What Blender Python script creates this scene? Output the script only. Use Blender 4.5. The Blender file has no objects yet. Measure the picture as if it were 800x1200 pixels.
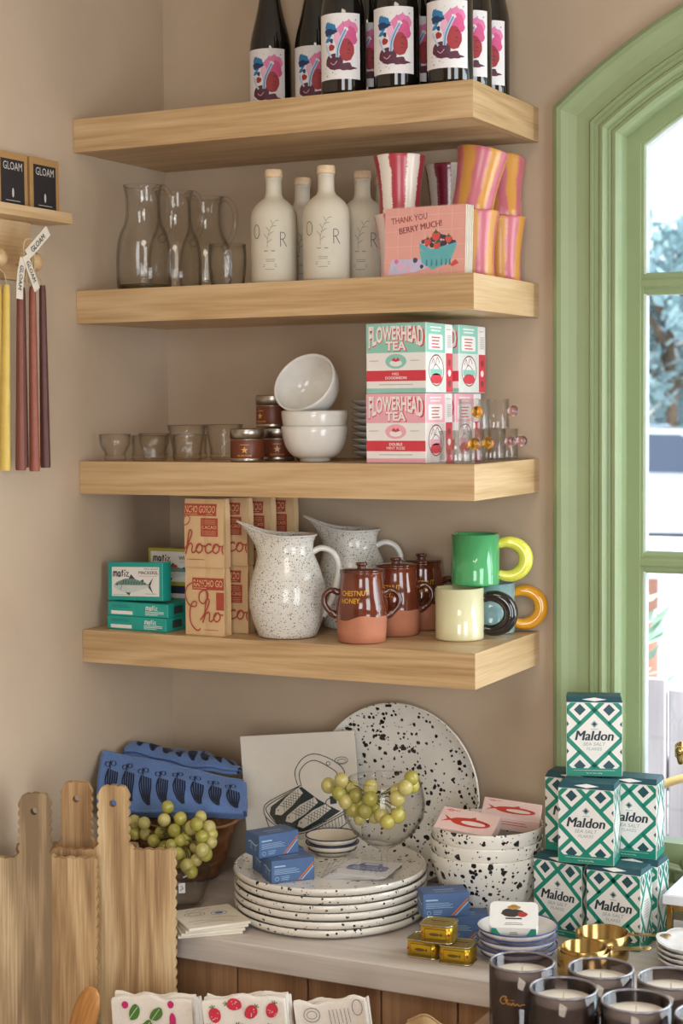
import bpy, math, random
from mathutils import Vector, Matrix
sc = bpy.context.scene
col = sc.collection
PI = math.pi
# ------------------------------------------------------------------ camera
cam_d = bpy.data.cameras.new('camera')
cam = bpy.data.objects.new('camera', cam_d); col.objects.link(cam)
YAW, PITCH, ROLL = 0.4652, -0.062, -0.0086
_f = Vector((-math.sin(YAW)*math.cos(PITCH), math.cos(YAW)*math.cos(PITCH), math.sin(PITCH)))
_r0 = Vector((math.cos(YAW), math.sin(YAW), 0)); _u0 = _r0.cross(_f)
_r = _r0*math.cos(ROLL) + _u0*math.sin(ROLL); _u = -_r0*math.sin(ROLL) + _u0*math.cos(ROLL)
cm = Matrix(((_r.x,_u.x,-_f.x,1.8426),(_r.y,_u.y,-_f.y,-2.8989),(_r.z,_u.z,-_f.z,1.5361),(0,0,0,1)))
cam.matrix_world = cm
cam_d.sensor_fit = 'VERTICAL'; cam_d.sensor_height = 36.0
cam_d.lens = 1985.3/1200*36.0
cam_d.clip_end = 200
cam_d.dof.use_dof = True; cam_d.dof.focus_distance = 2.95; cam_d.dof.aperture_fstop = 7.0
sc.camera = cam
# ------------------------------------------------------------------ world, sun, added area lamps, exposure
w = bpy.data.worlds.new('world'); sc.world = w; w.use_nodes = True
bg = w.node_tree.nodes['Background']
bg.inputs[0].default_value = (0.80, 0.90, 1.0, 1); bg.inputs[1].default_value = 1.9
def light(name, typ, loc, target, energy, color=(1,1,1), size=1, size_y=None):
    d = bpy.data.lights.new(name, typ); d.energy = energy; d.color = color
    if typ == 'AREA':
        d.size = size
        if size_y: d.shape = 'RECTANGLE'; d.size_y = size_y
    if typ == 'SUN': d.angle = 0.02
    o = bpy.data.objects.new(name, d); col.objects.link(o)
    o.location = loc
    o.rotation_euler = (Vector(target)-Vector(loc)).to_track_quat('-Z', 'Y').to_euler()
    return o
light('sun', 'SUN', (6,-2,8), (0,0.4,0), 5.0, (1,.95,.86))
# area lamps added inside the room; shop-front, side and ceiling sources are assumed
light('assumed_shopfront_daylight', 'AREA', (2.9,-5.3,1.4), (0.9,0,1.2), 92, (.95,.975,1), 2.0, 2.0)  # assumed shop-front daylight: unseen lamp before a solid front wall
light('assumed_side_daylight', 'AREA', (3.15,-1.75,1.25), (0.8,-.2,1.1), 50, (.84,.925,1), 1.4, 1.6)  # assumed side daylight: lamp added inside the right wall, which has no window
light('added_arched_window_light', 'AREA', (1.95,-.06,1.45), (1.3,-1.2,1.2), 25, (.88,.95,1), .9, 1.2)  # lamp added on the room side of the arched window to strengthen its daylight
light('assumed_ceiling_light', 'AREA', (1.5,-2.3,2.85), (1.5,-2.2,0), 16, (1,.88,.72), .8, .8)  # assumed warm light from above; no fixture is modelled
vs = sc.view_settings
vs.view_transform = 'Standard'; vs.look = 'None'; vs.exposure = 0.06; vs.gamma = 1.0; vs.use_curve_mapping = False
sc.cycles.max_bounces = 10; sc.cycles.transparent_max_bounces = 32
sc.cycles.sample_clamp_indirect = 6.0

# ------------------------------------------------------------------ helpers
RNG = random.Random(7)
def empty(name, loc=(0,0,0), rz=0.0, rx=0.0, ry=0.0):
    o = bpy.data.objects.new(name, None); col.objects.link(o)
    o.empty_display_size = .02
    o.location = loc; o.rotation_euler = (rx, ry, rz)
    return o
def tag(o, label, cat, group=None, kind=None):
    o['label'] = label; o['category'] = cat
    if group: o['group'] = group
    if kind: o['kind'] = kind
    return o
def thing(name, label, cat, loc=(0,0,0), rz=0.0, group=None, rx=0.0, ry=0.0):
    return tag(empty(name, loc, rz, rx, ry), label, cat, group)
def structure(o): o['kind'] = 'structure'; return o
def kids(o): return [c for c in bpy.data.objects if c.parent == o]
CH = {}
def copy_tree(o, parent=None):
    c = o.copy(); col.objects.link(c); c.parent = parent
    for ch in list(CH.get(o.name, [])):
        k = copy_tree(ch, c)
        CH.setdefault(c.name, []).append(k)
    return c
def dup(o, label, loc, rz=None, group=None, rx=None, ry=None):
    c = copy_tree(o); c.location = loc
    e = list(c.rotation_euler)
    if rx is not None: e[0] = rx
    if ry is not None: e[1] = ry
    if rz is not None: e[2] = rz
    c.rotation_euler = e
    c['label'] = label
    if group: c['group'] = group
    return c

class MB:
    def __init__(s): s.v = []; s.f = []; s.m = []; s.s = []
    def add(s, vs, fs, m=0, smooth=False):
        o = len(s.v); s.v += [tuple(p) for p in vs]
        for f in fs:
            s.f.append(tuple(o+i for i in f)); s.m.append(m); s.s.append(smooth)
        return s
    def box(s, x0,x1,y0,y1,z0,z1, b=0.0, m=0):
        if b <= 0:
            v = [(x0,y0,z0),(x1,y0,z0),(x1,y1,z0),(x0,y1,z0),(x0,y0,z1),(x1,y0,z1),(x1,y1,z1),(x0,y1,z1)]
            return s.add(v, [(0,3,2,1),(4,5,6,7),(0,1,5,4),(1,2,6,5),(2,3,7,6),(3,0,4,7)], m)
        X=(x0,x1); Y=(y0,y1); Z=(z0,z1); sg=(1,-1); V=[]; idx={}
        for i in (0,1):
            for j in (0,1):
                for k in (0,1):
                    for a in range(3):
                        p=[X[i],Y[j],Z[k]]; d=(sg[i],sg[j],sg[k])
                        for q in range(3):
                            if q!=a: p[q]+=d[q]*b
                        idx[(i,j,k,a)]=len(V); V.append(p)
        F=[]
        I=lambda i,j,k,a: idx[(i,j,k,a)]
        F+=[(I(0,0,0,2),I(0,1,0,2),I(1,1,0,2),I(1,0,0,2)),(I(0,0,1,2),I(1,0,1,2),I(1,1,1,2),I(0,1,1,2))]
        F+=[(I(0,0,0,1),I(1,0,0,1),I(1,0,1,1),I(0,0,1,1)),(I(0,1,0,1),I(0,1,1,1),I(1,1,1,1),I(1,1,0,1))]
        F+=[(I(0,0,0,0),I(0,0,1,0),I(0,1,1,0),I(0,1,0,0)),(I(1,0,0,0),I(1,1,0,0),I(1,1,1,0),I(1,0,1,0))]
        for i in (0,1):
            for j in (0,1):
                F.append((I(i,j,0,0),I(i,j,0,1),I(i,j,1,1),I(i,j,1,0)))
                F.append((I(i,0,j,0),I(i,0,j,2),I(i,1,j,2),I(i,1,j,0)))
                F.append((I(0,i,j,1),I(0,i,j,2),I(1,i,j,2),I(1,i,j,1)))
        for i in (0,1):
            for j in (0,1):
                for k in (0,1): F.append((I(i,j,k,0),I(i,j,k,1),I(i,j,k,2)))
        return s.add(V,F,m)
    def lathe(s, prof, n=40, m=0, smooth=True, fn=None, cap0=False, cap1=False, mats=None):
        V=[]; F=[]; k=len(prof)
        for (r,z) in prof:
            for i in range(n):
                a=2*PI*i/n; p=(r*math.cos(a), r*math.sin(a), z)
                V.append(fn(p,a) if fn else p)
        o=len(s.v)
        for j in range(k-1):
            for i in range(n):
                i2=(i+1)%n
                s.f.append((o+j*n+i,o+j*n+i2,o+(j+1)*n+i2,o+(j+1)*n+i)); s.m.append(mats[j] if mats else m); s.s.append(smooth)
        s.v+=V
        if cap0: s.f.append(tuple(o+i for i in range(n-1,-1,-1))); s.m.append(mats[0] if mats else m); s.s.append(False)
        if cap1: s.f.append(tuple(o+(k-1)*n+i for i in range(n))); s.m.append(mats[-1] if mats else m); s.s.append(False)
        return s
    def tube(s, pts, rad, n=10, m=0, caps=True, smooth=True, flat=1.0, closed=False):
        P=[Vector(p) for p in pts]; K=len(P)
        R=rad if isinstance(rad,(list,tuple)) else [rad]*K
        rings=[]; up=None
        for i in range(K):
            if closed: t=(P[(i+1)%K]-P[i-1]).normalized()
            else: t=(P[min(i+1,K-1)]-P[max(i-1,0)]).normalized()
            if up is None:
                up=Vector((0,0,1)) if abs(t.z)<.9 else Vector((1,0,0))
            a=(up-t*up.dot(t)).normalized(); b=t.cross(a); up=a
            rings.append([P[i]+a*(R[i]*math.cos(2*PI*j/n))+b*(R[i]*flat*math.sin(2*PI*j/n)) for j in range(n)])
        V=[p for r in rings for p in r]; F=[]
        for i in range(K if closed else K-1):
            i2=(i+1)%K
            for j in range(n): F.append((i*n+j,i*n+(j+1)%n,i2*n+(j+1)%n,i2*n+j))
        s.add(V,F,m,smooth)
        if caps and not closed:
            s.add(rings[0],[tuple(range(n-1,-1,-1))],m); s.add(rings[-1],[tuple(range(n))],m)
        return s
    def prism(s, pts, h0, h1, m=0, axis='z', smooth_side=False):
        n=len(pts)
        if axis=='z': V=[(x,y,h0) for x,y in pts]+[(x,y,h1) for x,y in pts]
        elif axis=='y': V=[(x,h0,y) for x,y in pts]+[(x,h1,y) for x,y in pts]
        else: V=[(h0,x,y) for x,y in pts]+[(h1,x,y) for x,y in pts]
        o=len(s.v); s.add(V,[],m)
        s.f.append(tuple(o+i for i in range(n-1,-1,-1))); s.m.append(m); s.s.append(False)
        s.f.append(tuple(o+n+i for i in range(n))); s.m.append(m); s.s.append(False)
        for i in range(n):
            j=(i+1)%n
            s.f.append((o+i,o+j,o+n+j,o+n+i)); s.m.append(m); s.s.append(smooth_side)
        return s
    def ball(s, c, r, nu=14, nv=9, m=0, sc3=(1,1,1)):
        V=[(c[0],c[1],c[2]-r*sc3[2])]; F=[]
        for j in range(1,nv):
            t=PI*j/nv
            for i in range(nu):
                a=2*PI*i/nu
                V.append((c[0]+r*sc3[0]*math.sin(t)*math.cos(a),c[1]+r*sc3[1]*math.sin(t)*math.sin(a),c[2]-r*sc3[2]*math.cos(t)))
        V.append((c[0],c[1],c[2]+r*sc3[2])); L=len(V)-1
        for i in range(nu):
            F.append((0,1+(i+1)%nu,1+i)); F.append((L,L-nu+i,L-nu+(i+1)%nu))
        for j in range(nv-2):
            for i in range(nu):
                a=1+j*nu+i; b=1+j*nu+(i+1)%nu
                F.append((a,b,b+nu,a+nu))
        return s.add(V,F,m,True)
    def grid(s, fn, nu, nv, m=0, smooth=True):
        V=[fn(i/nu,j/nv) for j in range(nv+1) for i in range(nu+1)]
        F=[(j*(nu+1)+i,j*(nu+1)+i+1,(j+1)*(nu+1)+i+1,(j+1)*(nu+1)+i) for j in range(nv) for i in range(nu)]
        return s.add(V,F,m,smooth)
    def xf(s, M):
        s.v=[tuple(M@Vector(p)) for p in s.v]; return s
    def mesh(s, name, mats):
        me=bpy.data.meshes.new(name); me.from_pydata(s.v,[],s.f)
        if not isinstance(mats,(list,tuple)): mats=[mats]
        for mt in mats: me.materials.append(mt)
        me.polygons.foreach_set('material_index', s.m); me.polygons.foreach_set('use_smooth', s.s)
        me.validate(); me.update()
        return me
    def build(s, name, mats, parent=None, loc=(0,0,0), rz=0.0):
        return obj(name, s.mesh(name, mats), parent, loc, rz)
def obj(name, me, parent=None, loc=(0,0,0), rz=0.0):
    o=bpy.data.objects.new(name, me); col.objects.link(o)
    if parent is not None:
        o.parent=parent; CH.setdefault(parent.name,[]).append(o)
    o.location=loc
    if rz: o.rotation_euler=(0,0,rz)
    return o
def spline(pts, n=6, closed=False):
    P=[Vector(p) for p in pts]; K=len(P); out=[]
    rng=range(K if closed else K-1)
    for i in rng:
        if closed: a,b,c,d=P[i-1],P[i],P[(i+1)%K],P[(i+2)%K]
        else: a,b,c,d=P[max(i-1,0)],P[i],P[i+1],P[min(i+2,K-1)]
        for k in range(n):
            t=k/n
            out.append(.5*((2*b)+(c-a)*t+(2*a-5*b+4*c-d)*t*t+(3*b-a-3*c+d)*t**3))
    if not closed: out.append(P[-1])
    return out

# ------------------------------------------------------------------ printing: flat artwork as thin geometry
TXT={}
def text_mesh(s, bold=0.0, shear=0.0, space=1.0):
    key=(s,bold,shear,space)
    if key in TXT: return TXT[key]
    c=bpy.data.curves.new('lettering','FONT'); c.body=s; c.size=1.0; c.offset=bold; c.shear=shear; c.space_character=space
    c.resolution_u=2; c.fill_mode='FRONT'
    o=bpy.data.objects.new('lettering',c); col.objects.link(o)
    dg=bpy.context.evaluated_depsgraph_get(); ev=o.evaluated_get(dg)
    me=ev.to_mesh()
    V=[(v.co.x,v.co.y) for v in me.vertices]; F=[tuple(p.vertices) for p in me.polygons]
    ev.to_mesh_clear(); bpy.data.objects.remove(o); bpy.data.curves.remove(c)
    x0=min(v[0] for v in V); x1=max(v[0] for v in V); y0=min(v[1] for v in V); y1=max(v[1] for v in V)
    # keep the front faces counter-clockwise
    F2=[]
    for f in F:
        ar=sum(V[f[i]][0]*V[f[(i+1)%len(f)]][1]-V[f[(i+1)%len(f)]][0]*V[f[i]][1] for i in range(len(f)))
        F2.append(f if ar>0 else tuple(reversed(f)))
    TXT[key]=([(v[0]-x0,v[1]-y0) for v in V],F2,x1-x0,y1-y0)
    return TXT[key]
class Print:
    """artwork in a 2D frame (x right, y up, metres); each item is (verts, faces, material, layer)"""
    def __init__(s, grid=.004): s.it=[]; s.mats=[]; s.g=grid; s.lay=0
    def mi(s, m):
        if m not in s.mats: s.mats.append(m)
        return s.mats.index(m)
    def raw(s, V, F, m, lay=None):
        if lay is None: s.lay+=1; lay=s.lay
        s.it.append((V,F,s.mi(m),lay)); return s
    def rect(s, x0,y0,x1,y1,m,lay=None,n=1,ny=1):
        V=[(x0+(x1-x0)*i/n,y0+(y1-y0)*j/ny) for j in range(ny+1) for i in range(n+1)]
        F=[(j*(n+1)+i,j*(n+1)+i+1,(j+1)*(n+1)+i+1,(j+1)*(n+1)+i) for j in range(ny) for i in range(n)]
        return s.raw(V,F,m,lay)
    def poly(s, pts, m, lay=None):
        ar=sum(pts[i][0]*pts[(i+1)%len(pts)][1]-pts[(i+1)%len(pts)][0]*pts[i][1] for i in range(len(pts)))
        if ar<0: pts=list(reversed(pts))
        return s.raw(list(pts),[tuple(range(len(pts)))],m,lay)
    def blob(s, cx,cy,rx,ry,m,n=20,wob=0.0,seed=0,rings=1,rot=0.0,lay=None):
        r=random.Random(seed); ph=[r.uniform(0,6.3) for _ in range(3)]
        V=[(cx,cy)]; F=[]
        for k in range(1,rings+1):
            for i in range(n):
                a=2*PI*i/n; q=(1+wob*(math.sin(3*a+ph[0])+.7*math.sin(5*a+ph[1])+.6*math.sin(9*a+ph[2]))/2)*k/rings
                x=rx*q*math.cos(a); y=ry*q*math.sin(a)
                V.append((cx+x*math.cos(rot)-y*math.sin(rot),cy+x*math.sin(rot)+y*math.cos(rot)))
        for i in range(n): F.append((0,1+i,1+(i+1)%n))
        for k in range(rings-1):
            for i in range(n): F.append((1+k*n+i,1+(k+1)*n+i,1+(k+1)*n+(i+1)%n,1+k*n+(i+1)%n))
        return s.raw(V,F,m,lay)
    def line(s, pts, wd, m, lay=None, smooth=0, closed=False, taper=False):
        P=[Vector((p[0],p[1],0)) for p in pts]
        if smooth: P=spline(P,smooth,closed)
        if closed: P=P+[P[0]]
        K=len(P); V=[]; F=[]
        for i in range(K):
            if closed and i in (0,K-1): t=P[1]-P[K-2]
            else: t=P[min(i+1,K-1)]-P[max(i-1,0)]
            t=t.normalized() if t.length>1e-9 else Vector((1,0,0))
            wq=wd
            if taper: wq=wd*(.35+.65*math.sin(PI*i/(K-1)))
            nrm=Vector((-t.y,t.x,0))*wq/2
            V+=[(P[i]-nrm)[:2],(P[i]+nrm)[:2]]
        for i in range(K-1): F.append((2*i,2*i+2,2*i+3,2*i+1))
        return s.raw(V,F,m,lay)
    def ring(s, cx,cy,rx,ry,wd,m,n=28,lay=None,a0=0,a1=2*PI):
        full=abs(a1-a0-2*PI)<1e-6
        pts=[(cx+rx*math.cos(a0+(a1-a0)*i/n),cy+ry*math.sin(a0+(a1-a0)*i/n)) for i in range(n if full else n+1)]
        return s.line(pts,wd,m,lay,closed=full)
    def text(s, t, x,y,h,m,bold=0.0,shear=0.0,w=None,align='c',space=1.0,rot=0.0,lay=None,warp=None):
        if bold and 'M' in t:
            # heavy weight by overprinting
            for dx in (-.5,.5): s.text(t,x+dx*bold*h*1.3,y,h,m,0.0,shear,w,align,space,rot,None if lay is None else lay+1.5+dx,warp)
            return s
        V,F,tw,th=text_mesh(t,bold,shear,space)
        k=h/th; kx=(w/tw) if w else k
        W_=tw*kx; ox={'l':0,'c':-W_/2,'r':-W_}[align]
        out=[]
        for (a,b) in V:
            px=a*kx+ox; py=b*k
            if warp: px,py=warp(px,py)
            out.append((x+px*math.cos(rot)-py*math.sin(rot), y+px*math.sin(rot)+py*math.cos(rot)))
        return s.raw(out,F,m,lay)
    def lines(s, x0,x1,y,m,n=2,dy=.003,h=.0008,seed=1,align='l'):
        r=random.Random(seed)
        for i in range(n):
            q=r.uniform(.65,1)*(x1-x0)
            if align=='c': s.rect((x0+x1)/2-q/2,y-i*dy,(x0+x1)/2+q/2,y-i*dy+h,m,lay=3)
            else: s.rect(x0,y-i*dy,x0+q,y-i*dy+h,m,lay=3)
        return s
    def to(s, name, parent, fn, loc=(0,0,0), rz=0.0):
        mb=MB()
        for (V,F,m,l) in s.it: mb.add([fn(p[0],p[1],l) for p in V],F,m)
        return mb.build(name, s.mats, parent, loc, rz)
    def flat(s, name, parent, o, U, V, step=.00012, base=.0004):
        o=Vector(o); U=Vector(U); V=Vector(V); N=U.cross(V).normalized()
        return s.to(name,parent,lambda x,y,l: tuple(o+U*x+V*y+N*(base+step*l)))
    def cyl(s, name, parent, R, a0, z0=0.0, step=.00018, base=.0004, cx=0, cy=0):
        """R radius (number or function of z); x=0 faces angle a0"""
        Rf=R if callable(R) else (lambda z: R)
        def fn(x,y,l):
            r=Rf(z0+y); a=a0+x/max(r,1e-4); r+=base+step*l
            return (cx+r*math.cos(a),cy+r*math.sin(a),z0+y)
        return s.to(name,parent,fn)

# ------------------------------------------------------------------ materials
MT={}
def nn(nt,t,**k):
    n=nt.nodes.new(t)
    for a,b in k.items(): setattr(n,a,b)
    return n
def base_mat(name):
    m=bpy.data.materials.new(name); m.use_nodes=True; nt=m.node_tree
    return m,nt,nt.nodes['Principled BSDF']
def ramp(nt, stops, interp='LINEAR'):
    r=nn(nt,'ShaderNodeValToRGB'); cr=r.color_ramp; cr.interpolation=interp
    while len(cr.elements)<len(stops): cr.elements.new(.5)
    for e,(p,c) in zip(cr.elements,stops): e.position=p; e.color=(*c[:3],1)
    return r
def coords(nt, scale=(1,1,1), loc=(0,0,0), rot=(0,0,0)):
    tc=nn(nt,'ShaderNodeTexCoord'); mp=nn(nt,'ShaderNodeMapping')
    mp.inputs['Scale'].default_value=scale; mp.inputs['Location'].default_value=loc; mp.inputs['Rotation'].default_value=rot
    nt.links.new(tc.outputs['Object'],mp.inputs['Vector'])
    return mp
def srgb(h):
    h=h.lstrip('#'); c=[int(h[i:i+2],16)/255 for i in (0,2,4)]
    return tuple(x/12.92 if x<=.04045 else ((x+.055)/1.055)**2.4 for x in c)
def M(name, c, rough=.5, metal=0.0, var=.06, vs=60.0, bump=0.0, coat=0.0, spec=.5, sheen=0.0, sss=0.0):
    if name in MT: return MT[name]
    if isinstance(c,str): c=srgb(c)
    m,nt,b=base_mat(name)
    mp=coords(nt); n=nn(nt,'ShaderNodeTexNoise'); n.inputs['Scale'].default_value=vs; n.inputs['Detail'].default_value=3
    nt.links.new(mp.outputs[0],n.inputs['Vector'])
    lo=tuple(x*(1-var) for x in c); hi=tuple(min(1,x*(1+var)) for x in c)
    r=ramp(nt,[(.3,lo),(.7,hi)]); nt.links.new(n.outputs['Fac'],r.inputs['Fac'])
    nt.links.new(r.outputs['Color'],b.inputs['Base Color'])
    b.inputs['Roughness'].default_value=rough; b.inputs['Metallic'].default_value=metal
    b.inputs['Coat Weight'].default_value=coat; b.inputs['Coat Roughness'].default_value=.05
    b.inputs['Specular IOR Level'].default_value=spec; b.inputs['Sheen Weight'].default_value=sheen
    if sss: b.inputs['Subsurface Weight'].default_value=sss; b.inputs['Subsurface Radius'].default_value=(.01,.008,.004); b.inputs['Subsurface Scale'].default_value=.5
    if bump:
        bp=nn(nt,'ShaderNodeBump'); bp.inputs['Strength'].default_value=bump; bp.inputs['Distance'].default_value=.002
        nt.links.new(n.outputs['Fac'],bp.inputs['Height']); nt.links.new(bp.outputs[0],b.inputs['Normal'])
    MT[name]=m; return m
def wood(name, dark, mid, light_, axis=0, scale=1.0, rough=.5, ring=8.0, bump=.12, contrast=1.0):
    """long grain along one axis (0 x, 1 y, 2 z)"""
    if name in MT: return MT[name]
    dark,mid,light_=[srgb(x) if isinstance(x,str) else x for x in (dark,mid,light_)]
    m,nt,b=base_mat(name)
    s=[ring*scale]*3; s[axis]=ring*scale*.09
    mp=coords(nt,tuple(s))
    oi=nn(nt,'ShaderNodeObjectInfo'); ad=nn(nt,'ShaderNodeVectorMath',operation='ADD')
    ml=nn(nt,'ShaderNodeVectorMath',operation='SCALE'); cmb=nn(nt,'ShaderNodeCombineXYZ')
    for i in range(3): nt.links.new(oi.outputs['Random'],cmb.inputs[i])
    nt.links.new(cmb.outputs[0],ml.inputs[0]); ml.inputs['Scale'].default_value=23.0
    nt.links.new(mp.outputs[0],ad.inputs[0]); nt.links.new(ml.outputs[0],ad.inputs[1])
    n1=nn(nt,'ShaderNodeTexNoise'); n1.inputs['Scale'].default_value=1.1; n1.inputs['Detail'].default_value=2; n1.inputs['Distortion'].default_value=.6
    nt.links.new(ad.outputs[0],n1.inputs['Vector'])
    # growth rings: bands of the noise height
    mu=nn(nt,'ShaderNodeMath',operation='MULTIPLY'); mu.inputs[1].default_value=42.0
    sn=nn(nt,'ShaderNodeMath',operation='SINE')
    nt.links.new(n1.outputs['Fac'],mu.inputs[0]); nt.links.new(mu.outputs[0],sn.inputs[0])
    # fine pores
    s2=[260*scale]*3; s2[axis]=9*scale
    mp2=coords(nt,tuple(s2)); n2=nn(nt,'ShaderNodeTexNoise'); n2.inputs['Scale'].default_value=1; n2.inputs['Detail'].default_value=3
    nt.links.new(mp2.outputs[0],n2.inputs['Vector'])
    n3=nn(nt,'ShaderNodeTexNoise'); n3.inputs['Scale'].default_value=.8; n3.inputs['Detail'].default_value=2
    nt.links.new(ad.outputs[0],n3.inputs['Vector'])
    a1=nn(nt,'ShaderNodeMath',operation='MULTIPLY_ADD'); a1.inputs[1].default_value=.11*contrast; a1.inputs[2].default_value=.0
    nt.links.new(sn.outputs[0],a1.inputs[0])
    a2=nn(nt,'ShaderNodeMath',operation='MULTIPLY_ADD'); a2.inputs[1].default_value=.55*contrast
    nt.links.new(n2.outputs['Fac'],a2.inputs[0]); nt.links.new(a1.outputs[0],a2.inputs[2])
    a3=nn(nt,'ShaderNodeMath',operation='MULTIPLY_ADD'); a3.inputs[1].default_value=.8*contrast
    nt.links.new(n3.outputs['Fac'],a3.inputs[0]); nt.links.new(a2.outputs[0],a3.inputs[2])
    o=.675*contrast
    r=ramp(nt,[(max(0,o-.3),dark),(o,mid),(min(1,o+.28),light_)])
    nt.links.new(a3.outputs[0],r.inputs['Fac']); nt.links.new(r.outputs['Color'],b.inputs['Base Color'])
    b.inputs['Roughness'].default_value=rough
    bp=nn(nt,'ShaderNodeBump'); bp.inputs['Strength'].default_value=bump; bp.inputs['Distance'].default_value=.0008
    nt.links.new(a2.outputs[0],bp.inputs['Height']); nt.links.new(bp.outputs[0],b.inputs['Normal'])
    MT[name]=m; return m
def speckle(name, base, spot, scales=((70,.16,.5),), rough=.15, coat=.3, stretch=None):
    """glaze with dark spots: (voronoi scale, spot radius, share of cells with a spot)"""
    if name in MT: return MT[name]
    base,spot=[srgb(x) if isinstance(x,str) else x for x in (base,spot)]
    m,nt,b=base_mat(name); acc=None
    for k,(S,rad,share) in enumerate(scales):
        mp=coords(nt,(1,1,1),(k*3.1,k*1.7,k*.9))
        nz=nn(nt,'ShaderNodeTexNoise'); nz.inputs['Scale'].default_value=S*1.6
        nt.links.new(mp.outputs[0],nz.inputs['Vector'])
        mx=nn(nt,'ShaderNodeMix',data_type='VECTOR'); 
        sb=nn(nt,'ShaderNodeVectorMath',operation='MULTIPLY_ADD'); sb.inputs[1].default_value=(.5/S,)*3
        nt.links.new(nz.outputs['Color'],sb.inputs[0]); nt.links.new(mp.outputs[0],sb.inputs[2])
        nt.nodes.remove(mx)
        v=nn(nt,'ShaderNodeTexVoronoi'); v.inputs['Scale'].default_value=S
        nt.links.new(sb.outputs[0],v.inputs['Vector'])
        sp=nn(nt,'ShaderNodeSeparateColor'); nt.links.new(v.outputs['Color'],sp.inputs[0])
        # radius varies from cell to cell, most cells stay empty
        lt=nn(nt,'ShaderNodeMath',operation='LESS_THAN'); lt.inputs[1].default_value=share; nt.links.new(sp.outputs[0],lt.inputs[0])
        rr=nn(nt,'ShaderNodeMath',operation='MULTIPLY_ADD'); rr.inputs[1].default_value=rad*1.15; rr.inputs[2].default_value=rad*.45
        pw=nn(nt,'ShaderNodeMath',operation='POWER'); pw.inputs[1].default_value=2.2; nt.links.new(sp.outputs[1],pw.inputs[0])
        nt.links.new(pw.outputs[0],rr.inputs[0])
        ls=nn(nt,'ShaderNodeMath',operation='LESS_THAN'); nt.links.new(v.outputs['Distance'],ls.inputs[0]); nt.links.new(rr.outputs[0],ls.inputs[1])
        an=nn(nt,'ShaderNodeMath',operation='MULTIPLY'); nt.links.new(ls.outputs[0],an.inputs[0]); nt.links.new(lt.outputs[0],an.inputs[1])
        if acc is None: acc=an
        else:
            mxx=nn(nt,'ShaderNodeMath',operation='MAXIMUM'); nt.links.new(acc.outputs[0],mxx.inputs[0]); nt.links.new(an.outputs[0],mxx.inputs[1]); acc=mxx
    mix=nn(nt,'ShaderNodeMix',data_type='RGBA')
    mix.inputs['A'].default_value=(*base,1); mix.inputs['B'].default_value=(*spot,1)
    nt.links.new(acc.outputs[0],mix.inputs['Factor']); nt.links.new(mix.outputs['Result'],b.inputs['Base Color'])
    b.inputs['Roughness'].default_value=rough; b.inputs['Coat Weight'].default_value=coat; b.inputs['Coat Roughness'].default_value=.06
    MT[name]=m; return m
def stripes(name, c1, c2, k=6, soft=.25, rough=.2, coat=.5, wob=.8):
    """painted vertical stripes around the axis of a turned pot"""
    if name in MT: return MT[name]
    c1,c2=srgb(c1),srgb(c2)
    m,nt,b=base_mat(name); mp=coords(nt)
    sx=nn(nt,'ShaderNodeSeparateXYZ'); nt.links.new(mp.outputs[0],sx.inputs[0])
    at=nn(nt,'ShaderNodeMath',operation='ARCTAN2'); nt.links.new(sx.outputs[1],at.inputs[0]); nt.links.new(sx.outputs[0],at.inputs[1])
    nz=nn(nt,'ShaderNodeTexNoise'); nz.inputs['Scale'].default_value=14; nt.links.new(mp.outputs[0],nz.inputs['Vector'])
    ma=nn(nt,'ShaderNodeMath',operation='MULTIPLY_ADD'); ma.inputs[1].default_value=k; nt.links.new(at.outputs[0],ma.inputs[0])
    mb_=nn(nt,'ShaderNodeMath',operation='MULTIPLY'); mb_.inputs[1].default_value=wob*4; nt.links.new(nz.outputs['Fac'],mb_.inputs[0]); nt.links.new(mb_.outputs[0],ma.inputs[2])
    sn=nn(nt,'ShaderNodeMath',operation='SINE'); nt.links.new(ma.outputs[0],sn.inputs[0])
    # brush streaks
    mp2=coords(nt,(60,60,420)); n2=nn(nt,'ShaderNodeTexNoise'); n2.inputs['Scale'].default_value=1; nt.links.new(mp2.outputs[0],n2.inputs['Vector'])
    a2=nn(nt,'ShaderNodeMath',operation='MULTIPLY_ADD'); a2.inputs[1].default_value=.9; nt.links.new(n2.outputs['Fac'],a2.inputs[0]); nt.links.new(sn.outputs[0],a2.inputs[2])
    r=ramp(nt,[(.5-soft,c1),(.5+soft,c2)])
    mr=nn(nt,'ShaderNodeMapRange'); mr.inputs[1].default_value=-.6; mr.inputs[2].default_value=1.5; nt.links.new(a2.outputs[0],mr.inputs[0])
    nt.links.new(mr.outputs[0],r.inputs['Fac']); nt.links.new(r.outputs['Color'],b.inputs['Base Color'])
    b.inputs['Roughness'].default_value=rough; b.inputs['Coat Weight'].default_value=coat
    MT[name]=m; return m
def glass(name, c=(1,1,1), rough=.0, ior=1.45, bump=0.0, bs=60):
    if name in MT: return MT[name]
    m,nt,b=base_mat(name)
    b.inputs['Base Color'].default_value=(*c,1); b.inputs['Roughness'].default_value=rough; b.inputs['IOR'].default_value=ior
    b.inputs['Transmission Weight'].default_value=1.0
    if bump:
        mp=coords(nt); n=nn(nt,'ShaderNodeTexNoise'); n.inputs['Scale'].default_value=bs; nt.links.new(mp.outputs[0],n.inputs['Vector'])
        bp=nn(nt,'ShaderNodeBump'); bp.inputs['Strength'].default_value=bump; bp.inputs['Distance'].default_value=.004
        nt.links.new(n.outputs['Fac'],bp.inputs['Height']); nt.links.new(bp.outputs[0],b.inputs['Normal'])
    MT[name]=m; return m
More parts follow.
